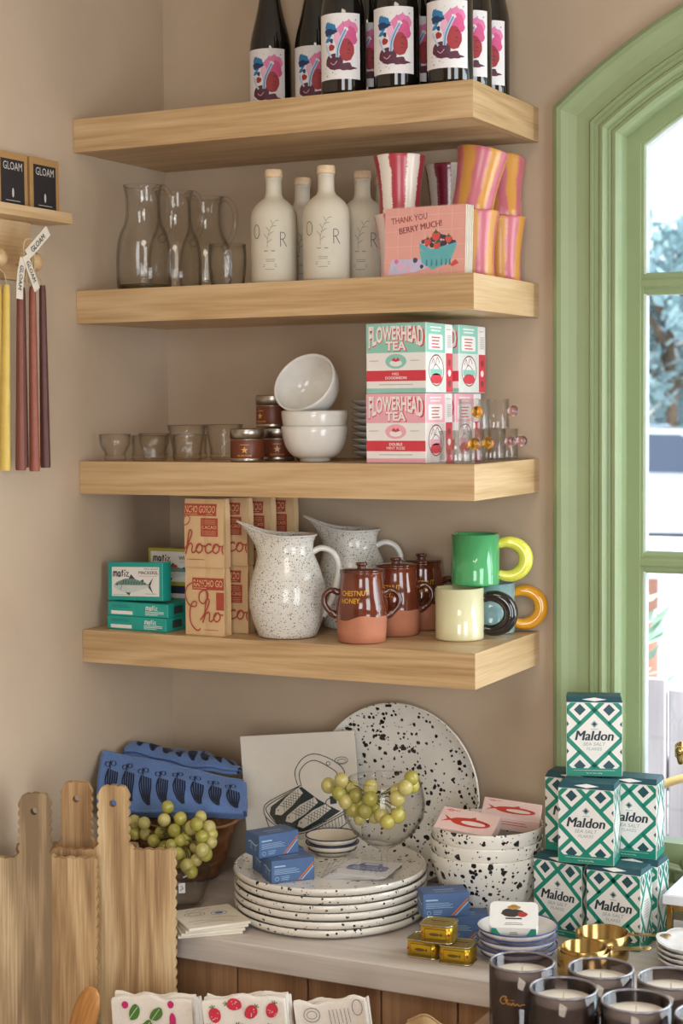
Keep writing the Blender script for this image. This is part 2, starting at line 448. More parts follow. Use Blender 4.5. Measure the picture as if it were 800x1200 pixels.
def thin_clear(name, tint=(1,1,1), gloss=.06, rough=.02, edge=None, power=2.5, bump=0.0, bs=55):
    """thin clear wall, pane or film: light passes, sheen and tint grow towards grazing view"""
    if name in MT: return MT[name]
    m=bpy.data.materials.new(name); m.use_nodes=True; nt=m.node_tree; nt.nodes.clear()
    out=nn(nt,'ShaderNodeOutputMaterial'); mx=nn(nt,'ShaderNodeMixShader'); tr=nn(nt,'ShaderNodeBsdfTransparent'); gl=nn(nt,'ShaderNodeBsdfGlossy')
    gl.inputs['Roughness'].default_value=rough
    lw=nn(nt,'ShaderNodeLayerWeight'); lw.inputs['Blend'].default_value=.5
    pw=nn(nt,'ShaderNodeMath',operation='POWER'); pw.inputs[1].default_value=power; nt.links.new(lw.outputs['Facing'],pw.inputs[0])
    cmx=nn(nt,'ShaderNodeMix',data_type='RGBA'); cmx.inputs['A'].default_value=(*tint,1); cmx.inputs['B'].default_value=(*(edge or tint),1)
    nt.links.new(pw.outputs[0],cmx.inputs['Factor']); nt.links.new(cmx.outputs['Result'],tr.inputs[0])
    p5=nn(nt,'ShaderNodeMath',operation='POWER'); p5.inputs[1].default_value=5.0; nt.links.new(lw.outputs['Facing'],p5.inputs[0])
    ad=nn(nt,'ShaderNodeMath',operation='MULTIPLY_ADD'); ad.inputs[1].default_value=.6; ad.inputs[2].default_value=gloss; ad.use_clamp=True
    nt.links.new(p5.outputs[0],ad.inputs[0]); nt.links.new(ad.outputs[0],mx.inputs[0]); nt.links.new(tr.outputs[0],mx.inputs[1]); nt.links.new(gl.outputs[0],mx.inputs[2])
    nt.links.new(mx.outputs[0],out.inputs[0])
    if bump:
        mp=coords(nt); n=nn(nt,'ShaderNodeTexNoise'); n.inputs['Scale'].default_value=bs; nt.links.new(mp.outputs[0],n.inputs['Vector'])
        bp=nn(nt,'ShaderNodeBump'); bp.inputs['Strength'].default_value=bump; bp.inputs['Distance'].default_value=.004
        nt.links.new(n.outputs['Fac'],bp.inputs['Height']); nt.links.new(bp.outputs[0],gl.inputs['Normal']); nt.links.new(bp.outputs[0],lw.inputs['Normal'])
    MT[name]=m; return m
def plaster(name, c1, c2):
    m,nt,b=base_mat(name); mp=coords(nt)
    n=nn(nt,'ShaderNodeTexNoise'); n.inputs['Scale'].default_value=2.2; n.inputs['Detail'].default_value=6; n.inputs['Roughness'].default_value=.6
    nt.links.new(mp.outputs[0],n.inputs['Vector'])
    r=ramp(nt,[(.35,srgb(c1)),(.68,srgb(c2))]); nt.links.new(n.outputs['Fac'],r.inputs['Fac']); nt.links.new(r.outputs['Color'],b.inputs['Base Color'])
    n2=nn(nt,'ShaderNodeTexNoise'); n2.inputs['Scale'].default_value=26; n2.inputs['Detail'].default_value=4; nt.links.new(mp.outputs[0],n2.inputs['Vector'])
    bp=nn(nt,'ShaderNodeBump'); bp.inputs['Strength'].default_value=.12; bp.inputs['Distance'].default_value=.01
    nt.links.new(n2.outputs['Fac'],bp.inputs['Height']); nt.links.new(bp.outputs[0],b.inputs['Normal'])
    b.inputs['Roughness'].default_value=.85; MT[name]=m; return m
# ================================================================== the setting
WALL=plaster('beige plaster','#b9a48c','#c6b39b')
GREEN=M('sage green paint','#8d9d73',rough=.38,var=.03,vs=14,bump=.03)
OAKX=wood('oak grain x','#9f7d52','#c4a377','#d8bc94',0,1.0,.42,bump=.05,contrast=.8)
OAKY=wood('oak grain y','#9f7d52','#c4a377','#d8bc94',1,1.0,.42,bump=.05,contrast=.8)
OAKZ=wood('oak grain z','#8a6138','#aa7d4c','#c29a68',2,1.0,.5,bump=.05,contrast=.8)
FLOORM=wood('floor boards','#6d4d31','#8b6644','#a07a55',1,.6,.5)
CEIL=M('ceiling white','#c9c2b6',rough=.9,var=.02)
structure(MB().box(-.2,4.0,-5.9,.12,-.06,0).build('floor',FLOORM))
structure(MB().box(-.2,4.0,-5.9,.12,2.95,3.05).build('ceiling',CEIL))
structure(MB().box(-.12,0,-5.9,.12,0,2.95).build('wall_left',WALL))
structure(MB().box(3.25,3.37,-5.9,.12,0,2.95).build('wall_right',WALL))
structure(MB().box(-.12,4.07,-6.0,-5.88,0,2.95).build('wall_front',WALL))
# back wall with the arched window opening
WXC,WZC,RO,XO=1.5,1.29,1.0275,.822          # arch centre, outer casing radius, outer casing edge
def arch_pts(t, n=28, full=True):
    """edge of the casing at inward offset t: from the left spring to the right spring"""
    R=RO-t; x0=XO+t; th0=math.acos(max(-1,min(1,(x0-WXC)/R)))
    return [(WXC+R*math.cos(th0+(PI-2*th0)*i/n), WZC+R*math.sin(th0+(PI-2*th0)*i/n)) for i in range(n+1)]
T0=.1
ap=arch_pts(T0)
wb=MB()
wb.prism([(-.12,0),(XO+T0,0),(XO+T0,2.95),(-.12,2.95)],0,.12,axis='y')
wb.prism([(2*WXC-XO-T0,0),(4.07,0),(4.07,2.95),(2*WXC-XO-T0,2.95)],0,.12,axis='y')
wb.prism([(XO+T0,0),(2*WXC-XO-T0,0),(2*WXC-XO-T0,.66),(XO+T0,.66)],0,.12,axis='y')
for i in range(len(ap)-1):
    (xa,za),(xb,zb)=ap[i],ap[i+1]
    wb.prism([(xa,za),(xb,zb),(xb,2.95),(xa,2.95)],0,.12,axis='y')
structure(wb.build('wall_back',WALL))
# window: casing, jamb, two casement sashes, muntins, panes, sill, apron, latch, crank
win=structure(empty('window_1',(0,0,0)))
prof=[(0,-.001),(0,-.020),(.003,-.026),(.010,-.030),(.018,-.029),(.030,-.024),(.044,-.020),(.058,-.018),(.066,-.018),(.069,-.022),(.073,-.022),(.076,-.016),
      (.083,-.015),(.086,-.020),(.091,-.021),(.095,-.015),(.099,-.009),(.103,-.008),(.106,-.012),(.112,-.013),(.116,-.007),(.119,.002),(.119,.052)]
cs=MB(); NA=28
for k in range(len(prof)-1):
    L=[]
    for (t,y) in (prof[k],prof[k+1]):
        a=arch_pts(t,NA); x0=XO+t
        L.append([(x0,y,.636)]+[(x,y,z) for x,z in a]+[(2*WXC-x0,y,.636)])
    n=len(L[0]); V=L[0]+L[1]
    cs.add(V,[(i,n+i,n+i+1,i+1) for i in range(n-1)],0,False)
cs.build('casing',GREEN,win)
def sash(x0,x1,name_parent):
    pass
SILLZ=.752; GX=.9707
def arch_z(x,R): return WZC+math.sqrt(max(0,R*R-(x-WXC)**2))
def strip_along(mb,t0,t1,y0,y1,zb):
    """frame member following jamb and arch between inward offsets t0 and t1"""
    A=arch_pts(t0,NA); B=arch_pts(t1,NA)
    P0=[(XO+t0,zb)]+A+[(2*WXC-XO-t0,zb)]; P1=[(XO+t1,zb)]+B+[(2*WXC-XO-t1,zb)]
    n=len(P0)
    V=[(x,y0,z) for x,z in P0]+[(x,y0,z) for x,z in P1]+[(x,y1,z) for x,z in P0]+[(x,y1,z) for x,z in P1]
    F=[]
    for i in range(n-1):
        F+=[(i,n+i,n+i+1,i+1),(n+i,3*n+i,3*n+i+1,n+i+1),(2*n+i,2*n+i+1,3*n+i+1,3*n+i),(i,i+1,2*n+i+1,2*n+i)]
    mb.add(V,F)
fr=MB(); strip_along(fr,.112,.143,.034,.075,.69)
strip_along(fr,.143,.147,.040,.070,.69)
fr.box(.965,2.035,.034,.075,.69,SILLZ); fr.box(1.475,1.525,.034,.075,.70,2.17)
fr.build('sash_frame',GREEN,win)
bead=MB(); strip_along(bead,.1465,.1505,.046,.066,SILLZ)
bead.build('glazing_bead',M('window bead white','#cfd8d2',rough=.4),win)
for z0,z1 in ((1.7292,1.7683),(1.2347,1.2731)):
    mu=MB(); mu.box(.962,2.038,.042,.07,z0,z1,.006); mu.box(.962,2.038,.036,.044,z0+.012,z1-.012,.003); mu.build('muntin',GREEN,win)
PANE=thin_clear('window glass',(.97,.985,1),.05)
for (xa,xb) in ((.966,1.48),(1.52,2.034)):
    for (za,zb) in ((SILLZ-.01,1.24),(1.27,1.735),(1.765,None)):
        p=MB()
        if zb is None:
            n=10; top=[(xa+(xb-xa)*i/n, arch_z(xa+(xb-xa)*i/n,.884)) for i in range(n+1)]
            p.prism([(xa,za),(xb,za)]+top[::-1],.058,.061,axis='y')
        else: p.prism([(xa,za),(xb,za),(xb,zb),(xa,zb)],.058,.061,axis='y')
        p.build('pane',PANE,win)
sl=MB(); sl.box(.935,2.065,-.012,.05,.668,.690,.003); sl.build('sill',GREEN,win)
apn=MB(); apn.box(.935,2.065,-.004,.05,.636,.668); apn.build('apron',GREEN,win)
BRASS=M('polished brass','#a88c56',rough=.2,metal=1.0,var=.08,vs=20)
lt=MB(); lt.box(1.031,1.057,.028,.040,.906,.935,.004); lt.tube([(1.044,.026,.935),(1.044,.018,.927),(1.044,.016,.912),(1.044,.024,.902)],.006,8); lt.ball((1.044,.016,.924),.009,10,7)
lt.box(1.03,1.07,.034,.062,.91,.93,.003)
lt.build('latch',BRASS,win)
STEEL=M('sage enamel metal','#77805f',rough=.3,metal=.3)
ck=MB(); ck.box(1.035,1.12,-.004,.03,.690,.716,.005); ck.tube([(1.06,.01,.71),(1.03,-.012,.722),(.985,-.02,.700)],[.009,.008,.007],10); ck.ball((1.062,.008,.722),.015,12,8)
ck.build('crank_handle',STEEL,win)

# ------------------------------------------------------------------ outside the window
GROUND=M('asphalt outside','#c4c3c6',rough=.9,var=.1,vs=3)
structure(MB().box(-30,30,.13,60,-.25,-.15).build('ground_street',GROUND))
PAVE=M('pale pavement','#d8d3cb',rough=.9,var=.06,vs=4)
structure(MB().box(-12,12,3.4,5.6,-.15,-.05,.01).build('ground_pavement',PAVE))
FENCEM=wood('bleached fence wood','#b9b4bd','#cfcbd3','#e2dfe6',2,.5,.8)
fence=thing('plank_fence','bleached grey plank fence just outside the arched window','fence',(0,1.05,-.15))
pm=MB().box(-.068,.068,0,.022,0,1.05,.004).mesh('plank',[FENCEM])
for i in range(16):
    o=obj('plank',pm,fence,(-.62+i*.142,RNG.uniform(-.004,.004),RNG.uniform(-.05,.02)))
rail=MB().box(-.7,1.6,.024,.06,.75,.83,.004); rail.build('rail',FENCEM,fence)
YEL=M('yellow hose','#dcbc78',rough=.5)
hs=MB(); hs.tube(spline([(.6,1.0,.52),(.68,.985,.60),(.80,.98,.66),(.95,.985,.665),(1.1,.99,.61)],6),.010,8)
tag(hs.build('garden_hose',YEL),'yellow garden hose looped on the fence outside the window','hose')
LEAF=[M('hazed leaf green a','#9dc3a2',rough=.6,var=.25,vs=9),M('hazed leaf green b','#b4d2bc',rough=.6,var=.25,vs=9),M('hazed leaf blue green','#9cbcc0',rough=.6,var=.25,vs=9)]  # foliage tones lightened: the outdoor haze is put into the leaf colour
BARK=M('bark','#6b5a4a',rough=.9,var=.2,vs=20)
def tree(name,label,loc,h,rad,n,lm,seed):
    r=random.Random(seed)
    t=thing(name,label,'tree',loc,0,'trees across the street')
    tb=MB(); tb.tube([(0,0,0),(.05,0,h*.35),(-.05,.1,h*.7)],[h*.022,h*.016,h*.008],8)
    for k in range(5):
        a=r.uniform(0,6.28); tb.tube([(0,0,h*(.3+.07*k)),(math.cos(a)*rad*.5,math.sin(a)*rad*.5,h*(.5+.08*k))],[h*.014,h*.005],6)
    tb.build('trunk',BARK,t)
    fb=MB()
    cl=[(r.gauss(0,rad*.45),r.gauss(0,rad*.45),h*.68+r.gauss(0,h*.15),r.uniform(.25,.5)*rad) for _ in range(16)]
    for k in range(n):
        c=r.choice(cl); d=Vector((r.gauss(0,1),r.gauss(0,1),r.gauss(0,1))).normalized()*c[3]*r.uniform(.7,1.05)
        p=Vector(c[:3])+d; q=Vector((r.uniform(-1,1),r.uniform(-1,1),r.uniform(-1,1))).normalized(); q2=q.cross(Vector((r.uniform(-1,1),r.uniform(-1,1),1))).normalized()
        s=r.uniform(.09,.2)*h/5
        fb.add([p-q*s,p+q2*s*.45,p+q*s,p-q2*s*.45],[(0,1,2,3)],0)
    f=fb.build('foliage',lm,t); f['kind']='stuff'
tree('street_tree','tall blue green tree across the street behind the glass',(-5.3,22.5,-.15),5.0,1.7,2800,LEAF[2],3)
tree('street_tree','pale green tree beside the white house across the street',(-1.4,21.5,-.15),4.4,1.1,1500,LEAF[1],5)
tree('street_tree','green tree at the left of the street view',(-9.5,23,-.15),5.0,1.7,2000,LEAF[0],8)
tree('street_tree','green tree at the right of the street view',(2.4,22,-.15),5.2,1.6,1800,LEAF[1],9)
hs=thing('house','white house with a pale roof across the street','house',(-6.2,27,-.15))
HW=M('white siding','#e9e6e0',rough=.8); HR=M('pale roof','#9aa3b3',rough=.8)
MB().box(-3,3,0,4,0,2.9).build('wall',HW,hs)
rb=MB(); rb.prism([(-3.3,2.8),(3.3,2.8),(0,4.3)],-.3,4.3,axis='y'); rb.build('roof',HR,hs)
WD=M('dark house window','#5d6a7c',rough=.2)
for x in (-1.9,-.5,1.2): MB().box(x,x+.8,-.03,.02,1.0,2.2).build('window',WD,hs)
def car(label,loc,rz,paint):
    c=thing('parked_car',label,'car',loc,rz,'cars parked in the street')
    b=MB(); b.prism([(-2.1,.32),(2.1,.32),(2.15,.7),(1.95,.85),(1.1,.93),(.55,1.42),(-1.05,1.45),(-1.75,.98),(-2.1,.9)],-.85,.85,axis='y')
    b.build('body',paint,c)
    g=MB(); g.prism([(1.0,.95),(.52,1.36),(-1.0,1.39),(-1.6,1.0)],-.87,.87,axis='y'); g.build('windows',M('car glass','#4a5a70',rough=.08),c)
    for x in (-1.35,1.35):
        for y in (-.86,.7):
            wm=MB(); wm.lathe([(.02,0),(.31,0),(.33,.03),(.33,.13),(.31,.16),(.02,.16)],18); wm.xf(Matrix.Translation((x,y+.16,.33))@Matrix.Rotation(PI/2,4,'X')); wm.build('wheel',M('tyre','#33353a',rough=.8),c)
    MB().box(2.08,2.2,-.8,.8,.35,.5,.02).build('bumper',M('car trim','#8d97a5',rough=.3),c)
car('white car parked near side of the street',(-3.6,15.5,-.15),.12,M('white car paint','#dfe3ea',rough=.15,coat=.6))
car('pale blue car parked beyond the white car',(-5.0,18.8,-.15),.08,M('blue car paint','#a9bfd8',rough=.15,coat=.6))
ps=thing('signpost','short red brown post on the pavement outside','post',(-.36,4.6,-.05))
MB().tube([(0,0,0),(0,0,.8)],.045,10).build('post',M('red brown post','#b98573',rough=.7),ps)
MB().box(-.16,.16,-.1,.1,.8,.98,.02).build('cap',M('white cap','#e7e6ea',rough=.6),ps)
for k,(x,y,h) in enumerate(((.25,2.0,1.15),(1.15,2.0,1.05),(-.75,2.6,1.2))):
    r=random.Random(40+k); sb=MB()
    for i in range(260):
        a=r.uniform(0,6.28); q=r.uniform(0,.32); z=h*r.uniform(.3,1); p=Vector((q*math.cos(a),q*math.sin(a),z))
        d=Vector((math.cos(a),math.sin(a),r.uniform(.2,1.2))).normalized(); e=d.cross(Vector((0,0,1))).normalized(); s=r.uniform(.05,.11)
        sb.add([p,p+d*s*.6+e*s*.3,p+d*s*1.3,p+d*s*.6-e*s*.3],[(0,1,2,3)])
    t=thing('garden_shrub',['leafy green shrub behind the plank fence','low green shrub behind the right of the plank fence','green shrub behind the left of the plank fence'][k],'shrub',(x,y,-.15),0,'shrubs behind the fence')
    f=sb.build('foliage',LEAF[(k+1)%2],t); f['kind']='stuff'
    MB().tube([(0,0,0),(.02,0,h*.8)],[.02,.006],6).build('stem',BARK,t)

# ================================================================== shelves
SW,SD,ST=.7884,.3103,.06
SZ=[2.0649,1.7532,1.4394,1.1256]
names=['top oak floating shelf carrying the wine bottles','second oak floating shelf carrying glass jugs and cream bottles','third oak floating shelf carrying tea boxes and white bowls','lowest oak floating shelf carrying speckled pitchers and mugs']
def make_shelf(z,label):
    s=thing('floating_shelf',label,'shelf',(0,0,z-ST),0,'oak floating shelves')
    MB().box(.001,SW-.02,-SD+.02,-.001,.0006,ST-.0002,.0).build('shelf_panel',OAKX,s)
    f=MB(); f.add([(.001,-SD,0),(SW,-SD,0),(SW-.02,-SD+.02,0),(.001,-SD+.02,0),(.001,-SD,ST),(SW,-SD,ST),(SW-.02,-SD+.02,ST),(.001,-SD+.02,ST)],
                  [(0,3,2,1),(4,5,6,7),(0,1,5,4),(1,2,6,5),(2,3,7,6),(3,0,4,7)]); f.build('front_board',OAKX,s)
    f=MB(); f.add([(SW,-SD,0),(SW,-.001,0),(SW-.02,-.001,0),(SW-.02,-SD+.02,0),(SW,-SD,ST),(SW,-.001,ST),(SW-.02,-.001,ST),(SW-.02,-SD+.02,ST)],
                  [(0,3,2,1),(4,5,6,7),(0,1,5,4),(1,2,6,5),(2,3,7,6),(3,0,4,7)]); f.build('end_board',OAKY,s)
for z,l in zip(SZ,names): make_shelf(z,l)

# ================================================================== counter and its cabinet
CZ,CY=.6355,-.470
TOPW=wood('whitewashed worktop','#b0a59c','#c8beb5','#d8d0c9',0,.7,.5,bump=.04,contrast=.7)
tp=MB().box(.001,2.6,CY,-.034,CZ-.0435,CZ,.002); tp.box(.001,.815,-.036,-.001,CZ-.0435,CZ)
tag(tp.build('worktop',TOPW),'whitewashed wooden worktop under the plates and salt boxes','worktop')
cab=thing('base_cabinet','brown wooden plank cabinet under the pale worktop','cabinet',(0,0,0))
MB().box(.002,2.58,CY+.04,-.002,.002,CZ-.044).build('carcass',OAKZ,cab)
WALN=wood('cabinet planks','#7a583b','#997352','#b08c68',2,1.0,.5,bump=.06,contrast=.8)
pk=MB().box(-.066,.066,CY+.018,CY+.039,.05,CZ-.0445,.0015).mesh('plank',[WALN])
for i in range(19): obj('plank',pk,cab,(.07+i*.1352,0,0))
# low bench carrying boards and cloths, and the small table carrying the candles
bn=thing('low_bench','low wooden bench in front of the cabinet holding boards and cloths','bench',(0,0,0))
MB().box(.004,.93,-1.0,-.482,.33,.36,.003).build('bench_top',OAKX,bn)
for x in (.04,.87):
    for y in (-.96,-.54): MB().box(x,x+.05,y,y+.05,.002,.33,.003).build('leg',OAKZ,bn)
CT=.669
ct=thing('candle_table','small dark table in front of the counter carrying the grey candles','table',(0,0,0))
DARKW=wood('dark table wood','#4a3524','#654a33','#7d5e44',0,1,.45)
MB().box(.955,1.75,-1.2,-.655,CT-.03,CT,.003).build('table_top',DARKW,ct)
for x in (.975,1.68):
    for y in (-1.17,-.72): MB().box(x,x+.045,y,y+.045,.002,CT-.03,.003).build('leg',DARKW,ct)
# ================================================================== shelf 1: wine bottles
WHITEP=M('white label paper','#e9e7e8',rough=.6,var=.02)
PAPER=M('cream paper','#e4dccb',rough=.7,var=.03)
BLACKP=M('black print','#1c1a1c',rough=.55)
INK=M('navy ink','#26304a',rough=.6)
WINEG=M('dark wine glass','#15120f',rough=.06,coat=.6,var=.1)
def lathe_r(prof,z):
    for (r0,z0),(r1,z1) in zip(prof,prof[1:]):
        if z0<=z<=z1 and z1>z0: return r0+(r1-r0)*(z-z0)/(z1-z0)
    return prof[-1][0]
WPROF=[(.001,.004),(.020,.003),(.034,0),(.0375,.002),(.039,.006),(.039,.138),(.0378,.150),(.0352,.164),(.0312,.180),(.0272,.196),(.0232,.214),(.0200,.232),(.0172,.250),(.0155,.268),(.0148,.300),(.0162,.302),(.0162,.318),(.0140,.320),(.001,.320)]
wp=MB(); wp.lathe(WPROF,40)
wmesh=wp.mesh('bottle_glass',[WINEG])
PINK=M('print pink','#e07fae',rough=.6); MAG=M('print rose','#d2588a',rough=.6); BLUE=M('print blue','#2f7fb5',rough=.6); DBLUE=M('print dark blue','#233a63',rough=.6)
REDF=M('print brick red','#a3343a',rough=.6); PLUM=M('print plum','#5a2c3e',rough=.6); PALEB=M('print pale blue','#b9cbe0',rough=.6); LPINK=M('print light pink','#ecb6d2',rough=.6)
def wine_art():
    p=Print(); D=.00068
    p.rect(-.041,0,.041,.11,WHITEP,lay=0,n=16)
    p.blob(.013,.066,.019,.026,LPINK,24,.12,1,3,lay=1)
    p.blob(.019,.079,.0165,.019,PINK,28,.16,2,3,lay=2)
    p.blob(.024,.071,.010,.016,MAG,22,.2,12,3,lay=3)
    p.blob(-.013,.083,.0115,.012,BLUE,28,.22,3,3,lay=2); p.blob(-.013,.079,.0115,.0055,DBLUE,24,.3,4,3,lay=3)
    p.blob(-.017,.066,.006,.0035,BLUE,16,.2,5,2,rot=.4,lay=2); p.blob(-.010,.064,.003,.004,DBLUE,14,.2,6,1,lay=3)
    p.blob(.016,.048,.0125,.019,REDF,24,.08,7,3,lay=4); p.blob(-.010,.053,.0055,.0055,REDF,16,.15,8,2,lay=4)
    p.line([(.0175,.058),(.021,.060),(.024,.059)],.0016,PLUM,lay=5,smooth=3); p.line([(.018,.050),(.022,.047)],.0018,PLUM,lay=5); p.line([(.016,.043),(.021,.042)],.0012,PLUM,lay=5)
    p.blob(-.006,.030,.0155,.0125,PLUM,24,.07,9,3,lay=5); p.blob(.010,.020,.020,.006,PLUM,30,.35,10,3,lay=4)
    p.line([(-.021,.058),(-.016,.045),(-.010,.036)],.0035,PALEB,lay=6,smooth=4); p.line([(.0005,.036),(.002,.052),(.008,.068),(.0155,.083)],.0062,PALEB,lay=6,smooth=5)
    p.line([(.0005,.036),(.002,.052),(.008,.068),(.0155,.083)],.0016,BLUE,lay=7,smooth=5); p.blob(.0155,.083,.0042,.0025,WHITEP,14,0,0,1,rot=-.5,lay=7)
    p.line([(-.012,.028),(-.006,.024),(0,.030)],.001,LPINK,lay=7,smooth=4)
    r=random.Random(5)
    for k in range(26):
        x=r.uniform(-.026,.032); y=r.choice([r.uniform(.006,.022),r.uniform(.09,.104),r.uniform(.01,.1)]); s=r.uniform(.0003,.0011)
        p.blob(x,y,s,s,r.choice([PLUM,DBLUE,PLUM,MAG]),8,.1,k,1,lay=7)
    p.text('TM',.000,-.0125,.003,PALEB,lay=0) if False else None
    return p
A0=math.radians(-80)
wb0=thing('wine_bottle','x','bottle',(0,0,0),0,'red wine bottles on the top shelf')
obj('bottle_glass',wmesh,wb0)
wine_art().cyl('paper_label',wb0,.039,A0,.024)
cap=MB(); cap.lathe([(.0152,.262),(.0165,.27),(.0168,.321),(.001,.3215)],24); cap.build('neck_capsule',M('black foil','#1a1718',rough=.35,metal=.4),wb0)
Z1=SZ[0]+.0004
wspots=[(.286,-.078,0,'leftmost dark wine bottle, set back on the top shelf'),(.372,-.060,0,'second dark wine bottle from the left, partly hidden, on the top shelf'),
 (.5325,-.265,0,'front row dark wine bottle nearest the two set back at left'),(.632,-.265,0,'middle bottle of the front row of dark wine bottles'),(.729,-.265,0,'front dark wine bottle at the right corner of the top shelf'),
 (.7285,-.180,.05,'dark wine bottle directly behind the front right corner bottle'),(.728,-.094,.0,'rearmost dark wine bottle at the right end of the top shelf'),
 (.634,-.180,.1,'dark wine bottle behind the middle bottle of the front row'),(.535,-.180,.0,'dark wine bottle behind the left bottle of the front row')]
for i,(x,y,rz,l) in enumerate(wspots):
    if i==0: wb0.location=(x,y,Z1); wb0['label']=l
    else: dup(wb0,l,(x,y,Z1),rz)

# ================================================================== shelf 2
Z2=SZ[1]+.0004
GLASS=thin_clear('clear glass',(.994,.994,.985),.035,.02,edge=(.22,.22,.18),power=4.2,bump=.08,bs=40)
GLASSH=thin_clear('hammered glass',(.99,.99,.98),.04,.05,edge=(.28,.27,.23),power=3.4,bump=.5,bs=90)
def shell(prof, th, base):
    """closed thin wall: outer profile up, inner profile down"""
    out=[(.0005,prof[0][1])]+prof
    inn=[(max(.001,r-th),z) for r,z in reversed(prof) if z>base+prof[0][1]]
    inn=[(inn[0][0],prof[-1][1])]+inn[1:] if len(inn)>1 else inn
    return out+inn+[(inn[-1][0],prof[0][1]+base),(.0005,prof[0][1]+base)]
def make_jug():
    t=thing('glass_jug','x','jug',(0,0,0),0,'clear glass jugs on the second shelf')
    pr=[(.045,0),(.0495,.004),(.0505,.03),(.0505,.06),(.0480,.085),(.0435,.103),(.0360,.118),(.0320,.135),(.0312,.155),(.0322,.172),(.0345,.184),(.0365,.190)]
    b=MB(); b.lathe(shell(pr,.0028,.008),44); b.build('jug_body',GLASS,t)
    MB().lathe([(.0005,.0006),(.0440,.0006),(.0478,.004),(.0478,.0085),(.0005,.0085)],40).build('thick_base',glass('jug base glass',(.55,.58,.48),.05,1.3),t)
    h=MB(); P=spline([(.032,0,.176),(.044,0,.183),(.060,0,.180),(.074,0,.160),(.076,0,.132),(.066,0,.108),(.052,0,.092),(.047,0,.088)],5)
    h.tube(P,[.0062]*6+[.005]*(len(P)-12)+[.006]*6,12); h.ball((.050,0,.091),.0085,10,7); h.build('handle',GLASS,t)
    return t
jg=make_jug(); jg.location=(.114,-.256,Z2); jg.rotation_euler[2]=-.25; jg['label']='front glass jug at the left end of the second shelf'
dup(jg,'middle glass jug half hidden behind the front jug',(.117,-.154,Z2),-.25)
dup(jg,'rearmost glass jug with only its thin handle showing',(.122,-.0520,Z2),-.15)
def make_tumbler(name,label,loc,group):
    t=thing(name,label,'tumbler',loc,0,group)
    pr=[(.026,0),(.029,.003),(.0325,.022),(.0345,.045),(.0345,.062),(.0335,.080)]
    b=MB(); b.lathe(shell(pr,.0022,.006),36); b.build('tumbler_body',GLASSH,t); return t
tm=make_tumbler('glass_tumbler','short hammered glass tumbler standing left of the cream bottles',(.262,-.205,Z2),'hammered glass tumblers')
dup(tm,'lower hammered tumbler of the stack behind the cream bottle',(.290,-.065,Z2))
dup(tm,'upper hammered tumbler stacked behind the leftmost cream bottle',(.290,-.065,Z2+.0805))
# oil bottles
CERAM=M('matt cream ceramic','#cfc8b6',rough=.55,var=.03,vs=30)
CORK=M('pale wood stopper','#dcc3a2',rough=.6,var=.12,vs=80)
OIP=[(.0005,.0005),(.036,0),(.0395,.002),(.0412,.007),(.0415,.11),(.0410,.120),(.0385,.130),(.0330,.139),(.0250,.1465),(.0175,.152),(.0150,.158),(.0142,.165),(.0142,.184),(.0148,.1845),(.0148,.188),(.0005,.188)]
ob=thing('ceramic_bottle','x','bottle',(0,0,0),0,'cream olive oil bottles on the second shelf')
MB().lathe(OIP,40).build('bottle_body',CERAM,ob)
MB().lathe([(.0005,.1882),(.0155,.1882),(.0160,.190),(.0160,.2005),(.0150,.202),(.0005,.202)],28).build('stopper',CORK,ob)
p=Print(); DK=M('dark green print','#34382f',rough=.6); GY=M('grey print','#8d8a7c',rough=.6)
p.ring(-.0255,.091,.0068,.0118,.0010,DK,lay=1)
p.line([(.0195,.064),(.0195,.089)],.0011,DK,lay=1); p.line([(.0195,.089),(.026,.088),(.0285,.083),(.026,.078),(.0195,.0765)],.0011,DK,lay=1,smooth=4); p.line([(.0235,.0765),(.031,.064)],.0013,DK,lay=1)
p.line([(-.004,.062),(-.003,.078),(.002,.095),(.010,.108)],.0007,GY,lay=1,smooth=5)
for (x0,y0,x1,y1) in ((-.003,.076,-.010,.086),(-.002,.083,.008,.090),(.000,.090,-.006,.098),(.003,.097,.013,.100),(.006,.102,.002,.110),(.009,.107,.017,.109),(-.0035,.070,.005,.076)):
    p.line([(x0,y0),((x0+x1)/2,(y0+y1)/2+.0012),(x1,y1)],.0011,GY,lay=1,smooth=3,taper=True)
p.lines(-.012,.012,.0555,GY,1,.003,.0016,9,'c')
p.lines(-.010,.012,.041,GY,2,.0032,.0010,4,'c'); p.lines(-.014,.014,.032,GY,2,.0034,.0010,5,'c'); p.lines(-.009,.009,.024,GY,1,.003,.0009,6,'c')
p.cyl('printed_lettering',ob,lambda z: lathe_r(OIP,max(z,.01)),math.radians(-64-9))
for i,(x,y,rz,l) in enumerate([(.379,-.240,0,'front cream oil bottle nearest the glass tumblers'),(.4835,-.240,0,'front cream oil bottle beside the pink greeting cards'),(.374,-.122,.12,'shaded cream oil bottle seen between the two front ones'),(.509,-.148,.05,'shaded cream oil bottle right behind the pink greeting cards'),(.505,-.052,0,'rearmost cream oil bottle mostly hidden behind striped cups')]):
    if i==0: ob.location=(x,y,Z2); ob['label']=l; ob.rotation_euler[2]=rz
    else: dup(ob,l,(x,y,Z2),rz)
